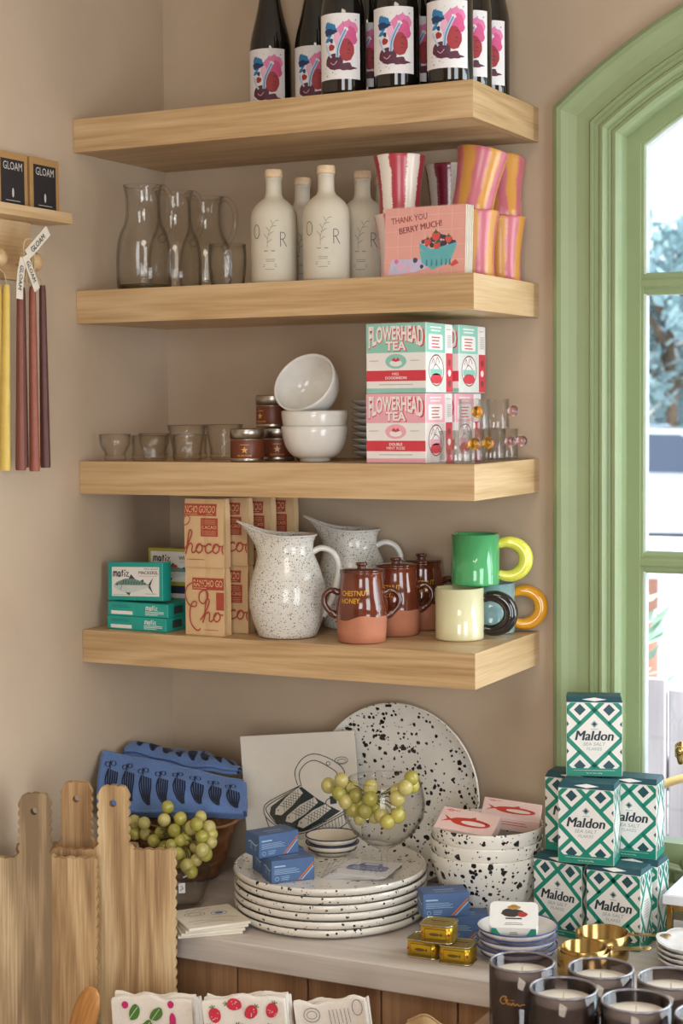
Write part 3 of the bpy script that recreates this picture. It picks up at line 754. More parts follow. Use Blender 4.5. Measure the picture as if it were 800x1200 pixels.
# striped flared cups
ORN=M('orange glaze','#d98a35',rough=.2,coat=.5)
SA=stripes('red on white stripes','#ece4da','#b03a48',5,.06,wob=.55,rough=.28,coat=.25)
SB=stripes('orange and pink stripes','#c98f40','#bd6472',6,.20,wob=.9,rough=.32,coat=.2)
SC=stripes('plum on white stripes','#d8cfc8','#7d2238',5,.06,wob=.5)
SDp=stripes('pink on white stripes','#e6cfca','#d0707c',6,.12,wob=.5)
def cup(label,loc,mat,group,rx=0,ry=0,rz=0):
    t=thing('flared_cup',label,'cup',loc,rz,group,rx,ry)
    pr=[(.034,0),(.0365,.002),(.0355,.02),(.0355,.045),(.0378,.070),(.0410,.092),(.0436,.105),(.0452,.112)]
    o=[(.0005,0)]+pr+[(.0445,.1135)]
    b=MB(); b.lathe(o,48); b.build('cup_body',mat,t)
    i=MB(); i.lathe([(.0445,.1135),(.0420,.108),(.0395,.094),(.0345,.07),(.0320,.045),(.030,.008),(.0005,.007)],48); i.build('cup_lining',ORN,t)
    return t
G='hand painted striped cups'
cup('pink and white striped cup under the red and white one',(.604,-.195,Z2),SDp,G,rz=.4)
cup('red and white striped cup with an orange rim, upright behind the cards',(.604,-.195,Z2+.1012),SA,G,rz=1.2)
cup('lower plum striped white cup at the back',(.640,-.058,Z2),SC,G,rz=.2)
cup('plum and white striped cup stacked at the back of the shelf',(.640,-.058,Z2+.1000),SC,G,rz=.9)
cup('lower orange and pink cup beside the greeting cards',(.7335,-.175,Z2),SB,G,rz=.3)
cup('large orange and pink striped cup tilted to the right in the front stack',(.7305,-.180,Z2+.1055),SB,G,ry=.20,rx=.04,rz=.9)
cup('lower orange and pink cup at the right end of the shelf',(.7405,-.066,Z2),SB,G,rz=1.4)
cup('rear orange and pink striped cup tilted to the right',(.7415,-.064,Z2+.1055),SB,G,ry=.24,rz=2.0)
# greeting cards in clear sleeves
SALM=M('card salmon pink','#e9a79c',rough=.6,var=.02); GRIDM=M('card grid pink','#efc3ba',rough=.6); MAROON=M('card maroon ink','#8c2f38',rough=.6)
TURQ=M('card turquoise','#55b6c0',rough=.6); TEALD=M('card dark teal','#2f7d86',rough=.6); BERRY=M('card blueberry','#2f3560',rough=.6); STRAW=M('card strawberry','#d9473f',rough=.6); LAV=M('card lavender','#cfc6e6',rough=.6); LEAFG=M('card leaf','#2f5a3a',rough=.6)
FILM=thin_clear('clear sleeve film',(1,1,1),.05,.05)
def card(label,loc,rx,art):
    t=thing('greeting_card',label,'card',loc,0,'pink greeting cards on the second shelf',rx)
    W,H=.1475,.116
    MB().box(0,W,0,.0022,0,H,.0).build('card_stock',PAPER,t)
    MB().box(-.001,W+.001,-.0012,-.0010,-.0,H+.002,.0).build('clear_sleeve',FILM,t)
    if art:
        q=Print(); q.rect(0,0,W,H,SALM,lay=0)
        for k in range(1,7): q.rect(k*.0245-.0004,0,k*.0245+.0004,H,GRIDM,lay=1)
        for k in range(1,5): q.rect(0,k*.0255-.0004,W,k*.0255+.0004,GRIDM,lay=1)
        q.text('THANK YOU',.045,.092,.0105,MAROON,bold=.012,w=.066,rot=.10,lay=4); q.text('BERRY MUCH!',.066,.077,.0105,MAROON,bold=.06,w=.078,rot=.14,lay=4)
        q.poly([(.064,.044),(.086,.036),(.130,.045),(.120,.021),(.108,.017),(.088,.010),(.069,.022)],TURQ,lay=5)
        q.poly([(.064,.056),(.086,.044),(.132,.054),(.130,.043),(.086,.034),(.064,.046)],TURQ,lay=6)
        for x in (.076,.085,.094,.103,.111,.118): q.poly([(x,.015+.04*abs(x-.092)),(x+.0035,.017+.04*abs(x-.092)),(x+.003,.027),(x+.001,.027)],TEALD,lay=7)
        rr=random.Random(3)
        for k in range(46):
            x=rr.uniform(.070,.127); y=.052+rr.uniform(-.003,.017)*(1-abs(x-.098)/.045); q.blob(x,y,.0036,.0036,BERRY,10,0,0,1,lay=4)
        for (x,y,s) in ((.094,.066,.0075),(.079,.057,.006),(.117,.060,.006),(.096,.050,.006)):
            q.blob(x,y,s,s*1.05,STRAW,14,.06,2,1,lay=5 if y>.052 else 6); q.poly([(x-s*.7,y+s*.7),(x,y+s*.5),(x+s*.7,y+s*.8),(x+s*.2,y+s*1.1),(x,y+s*1.6),(x-s*.3,y+s*1.1)],LEAFG,lay=7)
        q.poly([(.006,.004),(.014,.030),(.068,.028),(.080,.014),(.056,.007)],LAV,lay=3)
        for (x,y,s,m) in ((.022,.026,.004,PINK),(.030,.018,.006,LPINK),(.020,.014,.004,PALEB),(.044,.013,.005,LPINK),(.040,.024,.004,LAV)): q.blob(x,y,s,s,m,12,.1,1,1,lay=4)
        q.blob(.057,.027,.0045,.0045,BERRY,10,.1,1,1,lay=8); q.blob(.069,.016,.0035,.0035,BERRY,10,.1,1,1,lay=8)
        q.poly([(.120,.017),(.130,.026),(.136,.019),(.124,.014)],STRAW,lay=4)
        q.flat('printed_front',t,(0,0,0),(1,0,0),(0,0,1),.00004,.0001)
for k in range(5):
    card(['front pink greeting card with a blue basket of berries','second greeting card behind the berry card','third greeting card of the sleeved stack','fourth greeting card of the sleeved stack','rearmost greeting card, against the striped cups'][k],(.6145+.0007*k,-.283+k*.0055,Z2),-.06,k==0)

# ================================================================== shelf 3
Z3=SZ[2]+.0004
CUPG=thin_clear('cup glass',(.996,.996,.99),.03,.03,edge=(.40,.38,.33),power=3.6,bump=.4,bs=110)
def gcup(label,loc,pr,th=.0022,base=.010):
    t=thing('glass_cup',label,'cup',loc,0,'small glass cups on the third shelf')
    MB().lathe(shell(pr,th,base),32).build('cup_glass',CUPG,t)
    rb=MB(); rb.lathe([(pr[-1][0]-.0025,pr[-1][1]),(pr[-1][0]-.0012,pr[-1][1]+.0012),(pr[-1][0]+.0002,pr[-1][1])],32); rb.build('rim',CUPG,t)
pA=[(.019,0),(.020,.004),(.0195,.014),(.0245,.022),(.0285,.030),(.030,.048)]
pB=[(.030,0),(.0325,.003),(.0325,.012),(.0315,.016),(.0330,.046)]
pC=[(.024,0),(.026,.003),(.027,.020),(.031,.042),(.0360,.0645)]
gcup('footed glass cup at the far left of the third shelf',(.048,-.262,Z3),pA)
gcup('low straight glass cup second from the left',(.124,-.262,Z3),pB)
gcup('flared glass cup in front, third from the left',(.201,-.255,Z3),pC)
gcup('flared glass cup beside the small brown tins',(.226,-.165,Z3),pC)
gcup('low glass cup at the back between the others',(.148,-.160,Z3),pB)
gcup('footed glass cup at the back left corner',(.075,-.170,Z3),pA)
# tins
TINM=M('brushed tin','#b7b2ab',rough=.3,metal=1,var=.05,vs=25); TINB=M('brown tin label','#6b3420',rough=.4,var=.1,vs=40); GOLDP=M('gold print','#d79a4a',rough=.4)
tn=thing('spice_tin','x','tin',(0,0,0),0,'brown labelled tins beside the bowls')
MB().lathe([(.0005,0),(.029,0),(.0305,.001),(.0305,.005),(.0300,.006),(.0300,.040),(.0285,.0415),(.0005,.0415)],36).build('tin_body',TINM,tn)
MB().lathe([(.0302,.0065),(.0304,.007),(.0304,.0385),(.0302,.039)],36).build('paper_label',TINB,tn)
MB().lathe([(.0290,.0418),(.0312,.0420),(.0312,.0570),(.0298,.0590),(.0270,.0592),(.0265,.0585),(.0005,.0585)],36).build('lid',TINM,tn)
q=Print()
def star(cx,cy,r,n=5): return [(cx+(r if i%2==0 else r*.4)*math.sin(PI*i/n),cy+(r if i%2==0 else r*.4)*math.cos(PI*i/n)) for i in range(2*n)]
q.poly(star(0,.021,.0068),GOLDP,lay=1); q.rect(-.008,.030,.008,.0310,GOLDP,lay=1,n=4); q.text('HUNUCHA',0,.0095,.0036,GOLDP,bold=.01,w=.026,lay=1)
q.cyl('printed_lettering',tn,.0304,math.radians(-70),0)
for i,(x,y,z,l) in enumerate([(.3315,-.262,Z3,'brown spice tin in front, beside the glass cups'),(.352,-.185,Z3,'brown spice tin on the shelf under the upper tin'),(.392,-.125,Z3,'brown spice tin half hidden behind the white bowls'),(.338,-.178,Z3+.0597,'brown spice tin stacked on top of the others')]):
    if i==0: tn.location=(x,y,z); tn['label']=l
    else: dup(tn,l,(x,y,z),[0,.1,.1,-.7][i])
# white bowls
PORC=M('white porcelain','#dcd9d2',rough=.18,coat=.4,var=.02)
def bowlprof(R,H,foot=.028):
    o=[(.0005,0),(foot-.002,0),(foot,.001),(foot,.006)]
    for k in range(1,11):
        a=k/10; o.append((foot+(R-foot)*math.sin(a*PI/2)**.85*1.0, .006+(H-.006)*(1-math.cos(a*PI/2))**.9))
    i=[(r-.0035,z+.0015) for r,z in o[:3:-1]]; i[0]=(R-.0034,H)
    return o+[(R-.0015,H+.0012)]+i+[(.0005,.009)]
wbw=thing('white_bowl','x','bowl',(0,0,0),0,'white porcelain bowls on the third shelf')
MB().lathe(bowlprof(.0595,.062),44).build('bowl_body',PORC,wbw)
rm=MB(); rm.lathe([(.0562,.0618),(.0580,.0640),(.0598,.0618)],44); rm.build('rim',PORC,wbw)
wbw.location=(.449,-.225,Z3); wbw['label']='lower white bowl of the front stack'
dup(wbw,'upper white bowl of the front stack',(.449,-.225,Z3+.0265))
dup(wbw,'white bowl tipped on edge on top of the stack, showing its inside',(.4395,-.188,Z3+.1085),0,rx=1.02,ry=-.10)
PLW=M('white plate glaze','#cfcbc4',rough=.2,coat=.3,var=.02)
ppf=[(.0005,0),(.030,0),(.036,.002),(.050,.008),(.0600,.013),(.0605,.0145),(.0592,.0150),(.049,.0105),(.035,.0045),(.0005,.004)]
sp=thing('small_plate','x','plate',(.520,-.085,Z3),0,'white plates stacked behind the bowls')
MB().lathe(ppf,40).build('plate_body',PLW,sp); sp['label']='lowest white plate of the stack between bowls and tea boxes'
MB().lathe([(.0588,.0148),(.0602,.0160),(.0610,.0146)],40).build('rim',PLW,sp)
for k in range(1,9): dup(sp,'%s white plate up in the stack between bowls and tea boxes'%['','second','third','fourth','fifth','sixth','seventh','eighth','topmost'][k],(.520,-.085,Z3+k*.0115))
# tea boxes
TTEAL=M('tea box teal','#8cc7b6',rough=.45,var=.03); TPINK=M('tea box pink','#e8a9b6',rough=.45,var=.03); TWHITE=M('tea box white','#e9e6e2',rough=.45,var=.02); TRED=M('tea box red','#cf3c4a',rough=.45,var=.03); TGREY=M('tea box grey print','#b5b0ad',rough=.5); TPALE=M('tea box pale','#d6dcd4',rough=.45)
def teabox(label,loc,main,line2,side_pale,rz=0):
    W,D,H=.112,.114,.118
    t=thing('tea_box',label,'box',loc,rz,'square tea boxes on the third shelf')
    MB().box(0,W,0,D,0,H,.0012).build('carton',TWHITE,t)
    q=Print()
    q.rect(.0008,.068,W-.0008,H-.0008,main,lay=0); q.rect(.0008,.0008,W-.0008,.008,main,lay=0)
    q.rect(.0008,.020,W-.0008,.038,TRED,lay=0)
    def arc(sc_): return lambda x,y: (x, y*sc_(x) - .030*(x/.056)**2*0 )
    # arched title: letters stand on an arch and reach a flat top
    def warp(x,y):
        a=(x/.0535); lift=.0155*(1-a*a)
        hh=.040-lift
        return (x, lift + y/.022*hh)
    q.text('FLOWERHEAD',W/2,.0735,.022,TRED,bold=.055,w=.105,lay=1,warp=lambda x,y: (warp(x,y)[0]+.0012,warp(x,y)[1]-.0014))
    q.text('FLOWERHEAD',W/2,.0735,.022,TWHITE,bold=.03,w=.102,lay=2,warp=warp)
    q.text('TEA',W/2+.001,.0700,.0165,TRED,bold=.055,w=.041,lay=1); q.text('TEA',W/2,.0715,.0155,TWHITE,bold=.03,w=.038,lay=2)
    q.blob(W/2,.0535,.0195,.0125,main,28,lay=1); q.blob(W/2,.0505,.0115,.0055,TWHITE,24,lay=2)
    q.poly([(W/2-.008,.0545),(W/2-.004,.060),(W/2,.0565),(W/2+.004,.060),(W/2+.008,.0545),(W/2,.0525)],TRED,lay=3)
    q.lines(.006,.030,.054,TGREY,1,.003,.0012,3); q.lines(.083,.106,.054,TGREY,1,.003,.0012,4)
    for i,s in enumerate(line2): q.text(s,W/2,.0295-.0065*i,.0048,TWHITE,bold=.02,lay=2)
    q.lines(.02,.092,.0135,TGREY,1,.003,.0014,5,'c')
    q.flat('printed_front',t,(0,0,0),(1,0,0),(0,0,1),.00006,.0002)
    q=Print(); sm=main
    q.rect(.001,.068,.080,H-.001,sm,lay=0); q.rect(.001,.001,.080,.067,side_pale,lay=0); q.rect(.082,.001,D-.001,H-.001,TWHITE,lay=0)
    q.poly([(.012,.073),(.068,.073),(.070,.076),(.070,.096),(.067,.099),(.013,.099),(.010,.096),(.010,.076)],TWHITE,lay=1)
    for k in range(4): q.rect(.022+.002*(k%2),.0925-.0055*k,.058-.003*(k%3),.0945-.0055*k,TRED,lay=2)
    q.rect(.016,.1095,.064,.1120,TWHITE,lay=2); q.rect(.020,.1040,.060,.1065,TWHITE,lay=2)
    q.blob(.042,.038,.031,.026,TWHITE,28,lay=1); q.ring(.042,.038,.031,.026,.0024,M('tea box brown','#8c3a3a',rough=.5),lay=3)
    q.blob(.042,.024,.024,.009,TRED,20,lay=2); q.rect(.016,.030,.068,.040,sm,lay=2)
    q.line([(.022,.048),(.030,.058),(.036,.046),(.046,.060),(.056,.050)],.0018,MT['tea box brown'],lay=4,smooth=4); q.line([(.026,.040),(.040,.048),(.058,.040)],.0014,MT['tea box brown'],lay=4,smooth=4)
    q.rect(.084,.001,D-.001,.068,TRED,lay=1)
    for k in range(3): q.blob(.099,.014+.018*k+.002,.007,.006,TWHITE if k==1 else MT['tea box brown'],12,.1,k,1,lay=2)
    q.lines(.086,.110,.108,TGREY,1,.003,.0014,7)
    for k in range(8): q.rect(.090,.078+.0028*k,.109,.0792+.0028*k,TGREY,lay=2)
    q.flat('printed_side',t,(W,0,0),(0,1,0),(0,0,1),.00006,.0002)
    tp_=Print(); tp_.rect(.001,.001,W-.001,D-.001,main,lay=0); tp_.flat('printed_top',t,(0,0,H),(1,0,0),(0,1,0),.00006,.0002)
teabox('front teal tea box on top of the pink one',(.579,-.2830,Z3+.1190),TTEAL,('MRS.','DOODINSON'),TPALE)
teabox('rear teal tea box on top, half hidden by the front one',(.590,-.163,Z3+.1190),TTEAL,('MRS.','DOODINSON'),TPALE,-.03)
teabox('front pink tea box at the bottom of the stack',(.578,-.2830,Z3),TPINK,('DOUBLE','MINT ROSE'),M('tea box blush','#d9cfc9',rough=.45))
teabox('rear pink tea box at the bottom, behind the clear mugs',(.582,-.163,Z3),TPINK,('DOUBLE','MINT ROSE'),MT['tea box blush'],-.02)
# clear mugs with ball handles on a thin acrylic tray
ACR=thin_clear('clear borosilicate',(.992,.992,.992),.06,.02,edge=(.66,.70,.66),power=3.5)
AMB=glass('amber glass ball',(.95,.52,.06),.0,1.45); ROSE=glass('rose glass ball',(.93,.66,.74),.0,1.45)
tr=MB(); tr.box(.700,.7865,-.307,-.02,0,.0020,.0005); o=tr.build('acrylic_tray',thin_clear('clear acrylic',(.98,.98,.98),.09,.03)); o.location=(0,0,Z3); tag(o,'thin clear acrylic sheet under the ball handled mugs','tray')
def bmug(label,loc,bm,rz):
    t=thing('ball_handle_mug',label,'mug',loc,rz,'clear mugs with glass ball handles')
    pr=[(.0255,0),(.0268,.001),(.0270,.003),(.0270,.0525)]
    MB().lathe(shell(pr,.0018,.004),36).build('mug_body',ACR,t)
    MB().ball((.0272+.0098,0,.031),.0102,16,12).build('ball_handle',bm,t)
ZT=Z3+.0022
bmug('front lower clear mug with an amber ball handle',(.740,-.274,ZT),AMB,-.15)
bmug('second lower clear mug with an amber ball handle',(.740,-.2165,ZT),AMB,-.05)
bmug('third lower clear mug with a rose ball handle',(.740,-.116,ZT),ROSE,0)
bmug('rearmost lower clear mug with a rose ball handle',(.741,-.058,ZT),ROSE,-.1)
bmug('upper clear mug with an amber ball handle facing forward',(.744,-.200,ZT+.0530),AMB,-1.05)
bmug('upper clear mug with a rose ball handle pointing right',(.744,-.110,ZT+.0530),ROSE,-.05)
# ================================================================== shelf 4
Z4=SZ[3]+.0004
TEALB=M('fish box teal','#1f9d90',rough=.45,var=.04); MUST=M('fish box mustard','#a9a03a',rough=.5,var=.04); NAVYB=M('fish box navy','#2b3450',rough=.5); FBW=M('fish box white','#e3e1dc',rough=.5,var=.02)
FISHG=M('fish grey green','#6f8f86',rough=.5); FISHD=M('fish dark','#3b4a48',rough=.5); FISHL=M('fish belly','#c9d2cb',rough=.5); FRED=M('fish box red','#b8433c',rough=.5); MSC=M('badge blue','#2e4a9a',rough=.5)
def fish(q,cx,cy,L,H,lay=2,back=None,stripes_=True,flip=1):
    back=back or FISHG
    top=[(-.5,0),(-.42,.22),(-.2,.44),(.05,.42),(.3,.2),(.4,.08)]; bot=[(.4,-.06),(.2,-.25),(-.05,-.42),(-.25,-.4),(-.43,-.2)]
    T=lambda p:(cx+p[0]*L*flip,cy+p[1]*H)
    body=[T(p) for p in top+bot]
    pts=[(v.x,v.y) for v in spline([(x,y,0) for x,y in body],4,True)]
    q.poly(pts,FISHL,lay=lay); q.poly([T(p) for p in [(-.48,.04),(-.42,.22),(-.2,.44),(.05,.42),(.3,.2),(.4,.06),(.1,.04)]],back,lay=lay+1)
    q.poly([T(p) for p in [(.38,.05),(.52,.55),(.44,.0),(.52,-.5),(.38,-.05)]],FISHD,lay=lay)
    q.poly([T(p) for p in [(-.12,.42),(-.05,.72),(.06,.40)]],FISHD,lay=lay); q.poly([T(p) for p in [(-.2,-.4),(-.1,-.62),(-.06,-.42)]],FISHD,lay=lay); q.poly([T(p) for p in [(.18,.3),(.26,.42),(.28,.22)]],FISHD,lay=lay)
    if stripes_:
        for k in range(9):
            x=-.26+.07*k; q.line([T((x,.36-.035*k+.02)),T((x+.02,.22)),T((x-.01,.10))],L*.018,FISHD,lay=lay+2,smooth=2)
    q.blob(*T((-.41,.06)),L*.018,L*.018,BLACKP,10,lay=lay+2); q.line([T((-.32,.25)),T((-.29,0)),T((-.33,-.25))],L*.01,FISHD,lay=lay+2,smooth=3)
def matiz_word(q,x,y,h,m,lay=4):
    # hand-lettered word: m a t i z
    k=h/10; S=lambda pts:[(x+a*k,y+b*k) for a,b in pts]; wd=h*.17
    q.line(S([(0,0),(.5,6),(2,7),(3,5.5),(3,.5)]),wd,m,lay=lay,smooth=3); q.line(S([(3,5),(5,7),(6.3,5.5),(6.2,0)]),wd,m,lay=lay,smooth=3)
    q.line(S([(12,5.5),(9.5,6.5),(8.4,3),(9.5,.4),(11.5,2),(12.2,6)]),wd,m,lay=lay,smooth=3); q.line(S([(12.2,6),(12.4,.2)]),wd,m,lay=lay)
    q.line(S([(16,9.5),(15.6,5),(15.8,.5)]),wd,m,lay=lay,smooth=3); q.line(S([(14.2,6.2),(17.6,6.8)]),wd,m,lay=lay)
    q.line(S([(19.8,5.5),(19.8,.3)]),wd,m,lay=lay); q.blob(*S([(20,8.6)])[0],h*.11,h*.11,m,8,lay=lay)
    q.line(S([(22,6),(26.5,6.3),(22.6,.8),(27.2,.6)]),wd,m,lay=lay)
FW,FD_,FH=.134,.100,.0252
def flatbox(label,loc,rz):
    t=thing('fish_tin_box',label,'box',loc,rz,'tinned fish boxes on the lowest shelf')
    MB().box(0,FW,0,FD_,0,FH,.0008).build('carton',TEALB,t)
    q=Print(); q.rect(.008,.003,.056,.0095,FBW,lay=1); matiz_word(q,.086,.0125,.0095,FBW); q.lines(.084,.126,.0095,FBW,3,.0028,.0012,2); q.lines(.008,.06,.019,FISHD,2,.003,.0007,3)
    q.flat('printed_side',t,(0,0,0),(1,0,0),(0,0,1),.00006,.0002)
    q=Print(); q.rect(.02,.006,.05,.020,FISHD,lay=1); q.rect(.06,.006,.09,.020,FRED,lay=1); q.flat('printed_end',t,(FW,0,0),(0,1,0),(0,0,1),.00006,.0002)
flatbox('bottom teal fish box lying flat on the shelf',(.037,-.281,Z4),-.05)
flatbox('second teal fish box lying flat under the upright one',(.037,-.279,Z4+.0254),-.02)
def upbox(label,loc,rz,ry,rx,border,brd_art):
    t=thing('fish_tin_box',label,'box',loc,rz,'tinned fish boxes on the lowest shelf',rx,ry)
    W,H,D=.131,.0715,.0252
    MB().box(0,W,0,D,0,H,.0008).build('carton',border,t)
    q=Print(); brd_art(q,W,H); q.flat('printed_front',t,(0,0,0),(1,0,0),(0,0,1),.00006,.0002); return t
def art_mack(q,W,H):
    q.rect(.010,.008,W-.008,H-.009,FBW,lay=1); matiz_word(q,.0135,.0440,.014,BLACKP); q.text('WILD CAUGHT',W-.010,.0575,.0030,BLACKP,align='r',w=.034,lay=4); q.text('MACKEREL',W-.010,.0490,.0062,BLACKP,bold=.03,align='r',w=.046,lay=4); q.lines(.075,W-.012,.0455,FRED,1,.003,.0006,2)
    fish(q,.061,.0275,.093,.030); q.lines(.012,.06,.0105,FISHG,1,.003,.0006,4); q.lines(.09,.12,.0125,FISHG,1,.003,.0008,5)
upbox('teal mackerel fish box standing on top of the flat ones',(.026,-.262,Z4+.0512),-.10,-.035,-.06,TEALB,art_mack)
def art_cod(q,W,H):
    q.rect(.006,.008,W-.006,H-.006,FBW,lay=1); matiz_word(q,.012,.0460,.0140,BLACKP); q.text('WILD COD',W-.010,.0500,.0075,BLACKP,bold=.02,align='r',w=.052,lay=4); q.lines(.070,W-.012,.0455,FRED,1,.003,.0006,2)
    fish(q,.060,.026,.085,.026,stripes_=False); q.blob(.060,.038,.006,.003,FRED,10,lay=5); q.poly([(W-.027,.012),(W-.012,.012),(W-.009,.034),(W-.027,.034)],MSC,lay=4)
    q.line([(W-.023,.024),(W-.018,.019),(W-.013,.028)],.0014,FBW,lay=5)
def art_sard(q,W,H):
    q.rect(.004,.006,W-.004,H-.014,FBW,lay=1); q.text('MEDITERRANEAN',W-.008,.0455,.0035,BLACKP,align='r',w=.044,lay=4); q.text('SARDINES',W-.008,.0350,.0075,BLACKP,bold=.03,align='r',w=.056,lay=4); fish(q,.07,.018,.09,.022)
upbox('navy topped sardine box standing on the shelf behind the teal boxes',(.0585,-.165,Z4),0,0,0,NAVYB,art_sard)
upbox('mustard yellow cod box standing on the sardine box',(.0545,-.166,Z4+.0718),0,0,0,MUST,art_cod)
# chocolate bags
KRAFT=M('kraft paper','#cdab80',rough=.75,var=.06,vs=25,bump=.03); BRED=M('bag brick red','#a34332',rough=.7,var=.05); BTAN=M('bag pale text','#e2bd88',rough=.7)
def script(q,glyphs,x,y,h,m,wd,lay=3):
    for g in glyphs:
        if g=='h': pts=[(-.15,.05),(.15,.45),(.38,.95),(.30,1.12),(.20,.95),(.05,.1),(0,-.05),(.14,.32),(.3,.46),(.4,.36),(.36,.08),(.46,0),(.62,.14)]; adv=.60
        elif g=='o': pts=[(0,.15),(.2,.44),(.06,.36),(.02,.14),(.16,0),(.34,.12),(.36,.34),(.24,.46),(.34,.36),(.54,.34)]; adv=.50
        elif g=='c': pts=[(-.02,.3),(.30,.46),(.36,.38),(.26,.46),(.08,.34),(.06,.1),(.2,0),(.46,.14)]; adv=.44
        elif g=='l': pts=[(-.02,.14),(.26,.7),(.3,1.05),(.2,1.1),(.1,.8),(.08,.2),(.18,0),(.36,.14)]; adv=.34
        elif g=='a': pts=[(.34,.40),(.18,.46),(.02,.24),(.12,0),(.3,.16),(.36,.42),(.34,.08),(.44,0),(.56,.12)]; adv=.52
        elif g=='(': pts=[(.14,.46),(.02,.2),(.1,-.06)]; adv=.2
        elif g=='C': pts=[(1.05,1.05),(1.2,1.35),(1.05,1.6),(.75,1.45),(.72,1.1),(.95,.95),(1.15,1.25),(1.0,1.75),(.5,1.95),(.05,1.75),(-.08,1.3),(.15,.85),(.5,.8),(.55,1.0),(.35,1.0),(.18,.6),(.22,.0),(.55,-.35),(.75,-.25)]; adv=.86
        q.line([(x+a*h,y+b*h) for a,b in pts],wd,m,lay=lay,smooth=4); x+=adv*h
    return x
BW,BD,BH=.082,.024,.1232
def bag_art(kind):
    q=Print()
    if kind=='A':
        q.rect(.0005,.093,.068,.1145,BRED,lay=1,n=14,ny=5); q.text('NCHO GORDO',.0655,.0985,.0125,BTAN,bold=0,w=.0635,align='r',lay=2); q.lines(.002,.03,.0955,BTAN,1,.003,.0008,2); q.lines(.048,.066,.0955,BTAN,1,.003,.0008,3)
        q.rect(.036,.056,.071,.089,BRED,lay=1,n=8,ny=8); q.text('CACAO',.0535,.0695,.006,BTAN,lay=2,w=.030)
        for k in range(3): q.rect(.040,.0785+.003*k,.067,.0790+.003*k,BTAN,lay=3,n=6); q.rect(.040,.059+.003*k,.067,.0595+.003*k,BTAN,lay=3,n=6)
        q.line([(.001,.075),(.010,.080),(.013,.089),(.006,.094),(.001,.089)],.0016,BRED,lay=3,smooth=4); script(q,'hoco(',.003,.026,.037,BRED,.0026); q.lines(.006,.055,.0135,BRED,1,.003,.0010,4)
    else:
        q.rect(.016,.083,.0815,.1045,BRED,lay=1,n=14,ny=5); q.text('RANCHO GO',.019,.0885,.0125,BTAN,bold=0,w=.060,align='l',lay=2); q.lines(.018,.046,.0855,BTAN,1,.003,.0008,2)
        q.rect(.066,.047,.0815,.079,BRED,lay=1,n=4,ny=8)
        script(q,'C',.004,.022,.038,BRED,.0025); script(q,'ho',.038,.026,.037,BRED,.0025); q.lines(.040,.080,.0100,BRED,1,.003,.0010,4)
    return q
def make_bag(kind,label):
    t=thing('chocolate_bag',label,'bag',(0,0,0),0,'kraft chocolate bags on the lowest shelf')
    def f(u,v):  # pillowed front: crease lines, top fold pinched
        return None
    b=MB(); nx,nz=8,8
    def P(u,v,front):
        x=BW*u; z=BH*v
        pin=.004*max(0,(v-.85)/.15)
        y=(0-.0018*math.sin(PI*u)*math.sin(PI*min(1,v*1.1))+pin+.0012*(abs(u-.5)<.01)) if front else BD-pin
        return (x,y,z)
    b.grid(lambda u,v:P(u,v,True),nx,nz,0,False); b.grid(lambda u,v:P(1-u,v,False),nx,nz,0,False)
    def side(u,v,right):
        z=BH*v; pin=.004*max(0,(v-.85)/.15); y=pin+(BD-2*pin)*u; d=.003*(1-abs(2*u-1))*(.4+.6*v)
        return (BW-d,y,z) if right else (d,BD-y,z)
    b.grid(lambda u,v:side(u,v,True),4,nz,0,False); b.grid(lambda u,v:side(u,v,False),4,nz,0,False)
    b.add([(0,.004,BH),(BW,.004,BH),(BW,BD-.004,BH),(0,BD-.004,BH)],[(0,1,2,3)]); b.add([(0,0,0),(BW,0,0),(BW,BD,0),(0,BD,0)],[(3,2,1,0)])
    b.build('paper_bag',KRAFT,t)
    q=bag_art(kind)
    def fn(x,y,l):
        p=P(min(1,max(0,x/BW)),min(1,max(0,y/BH)),True); return (p[0],p[1]-.0006-.0003*l,p[2])
    q.to('printed_front',t,fn)
    return t
ords=['front','second','third','rearmost']
for k in range(4):
    for j,kind in ((0,'B'),(1,'A')):
        l='%s chocolate bag %s'%(ords[k],'on the shelf, under another bag' if j==0 else 'of the upper row')
        if k==0:
            bgk=make_bag(kind,l); bgk.location=(.216,-.2925,Z4+j*.1236)
            if j==0: bagB=bgk
            else: bagA=bgk
        else: dup(bagA,l,(.216+.0195*k,-.2925+.0505*k,Z4+j*.1236))
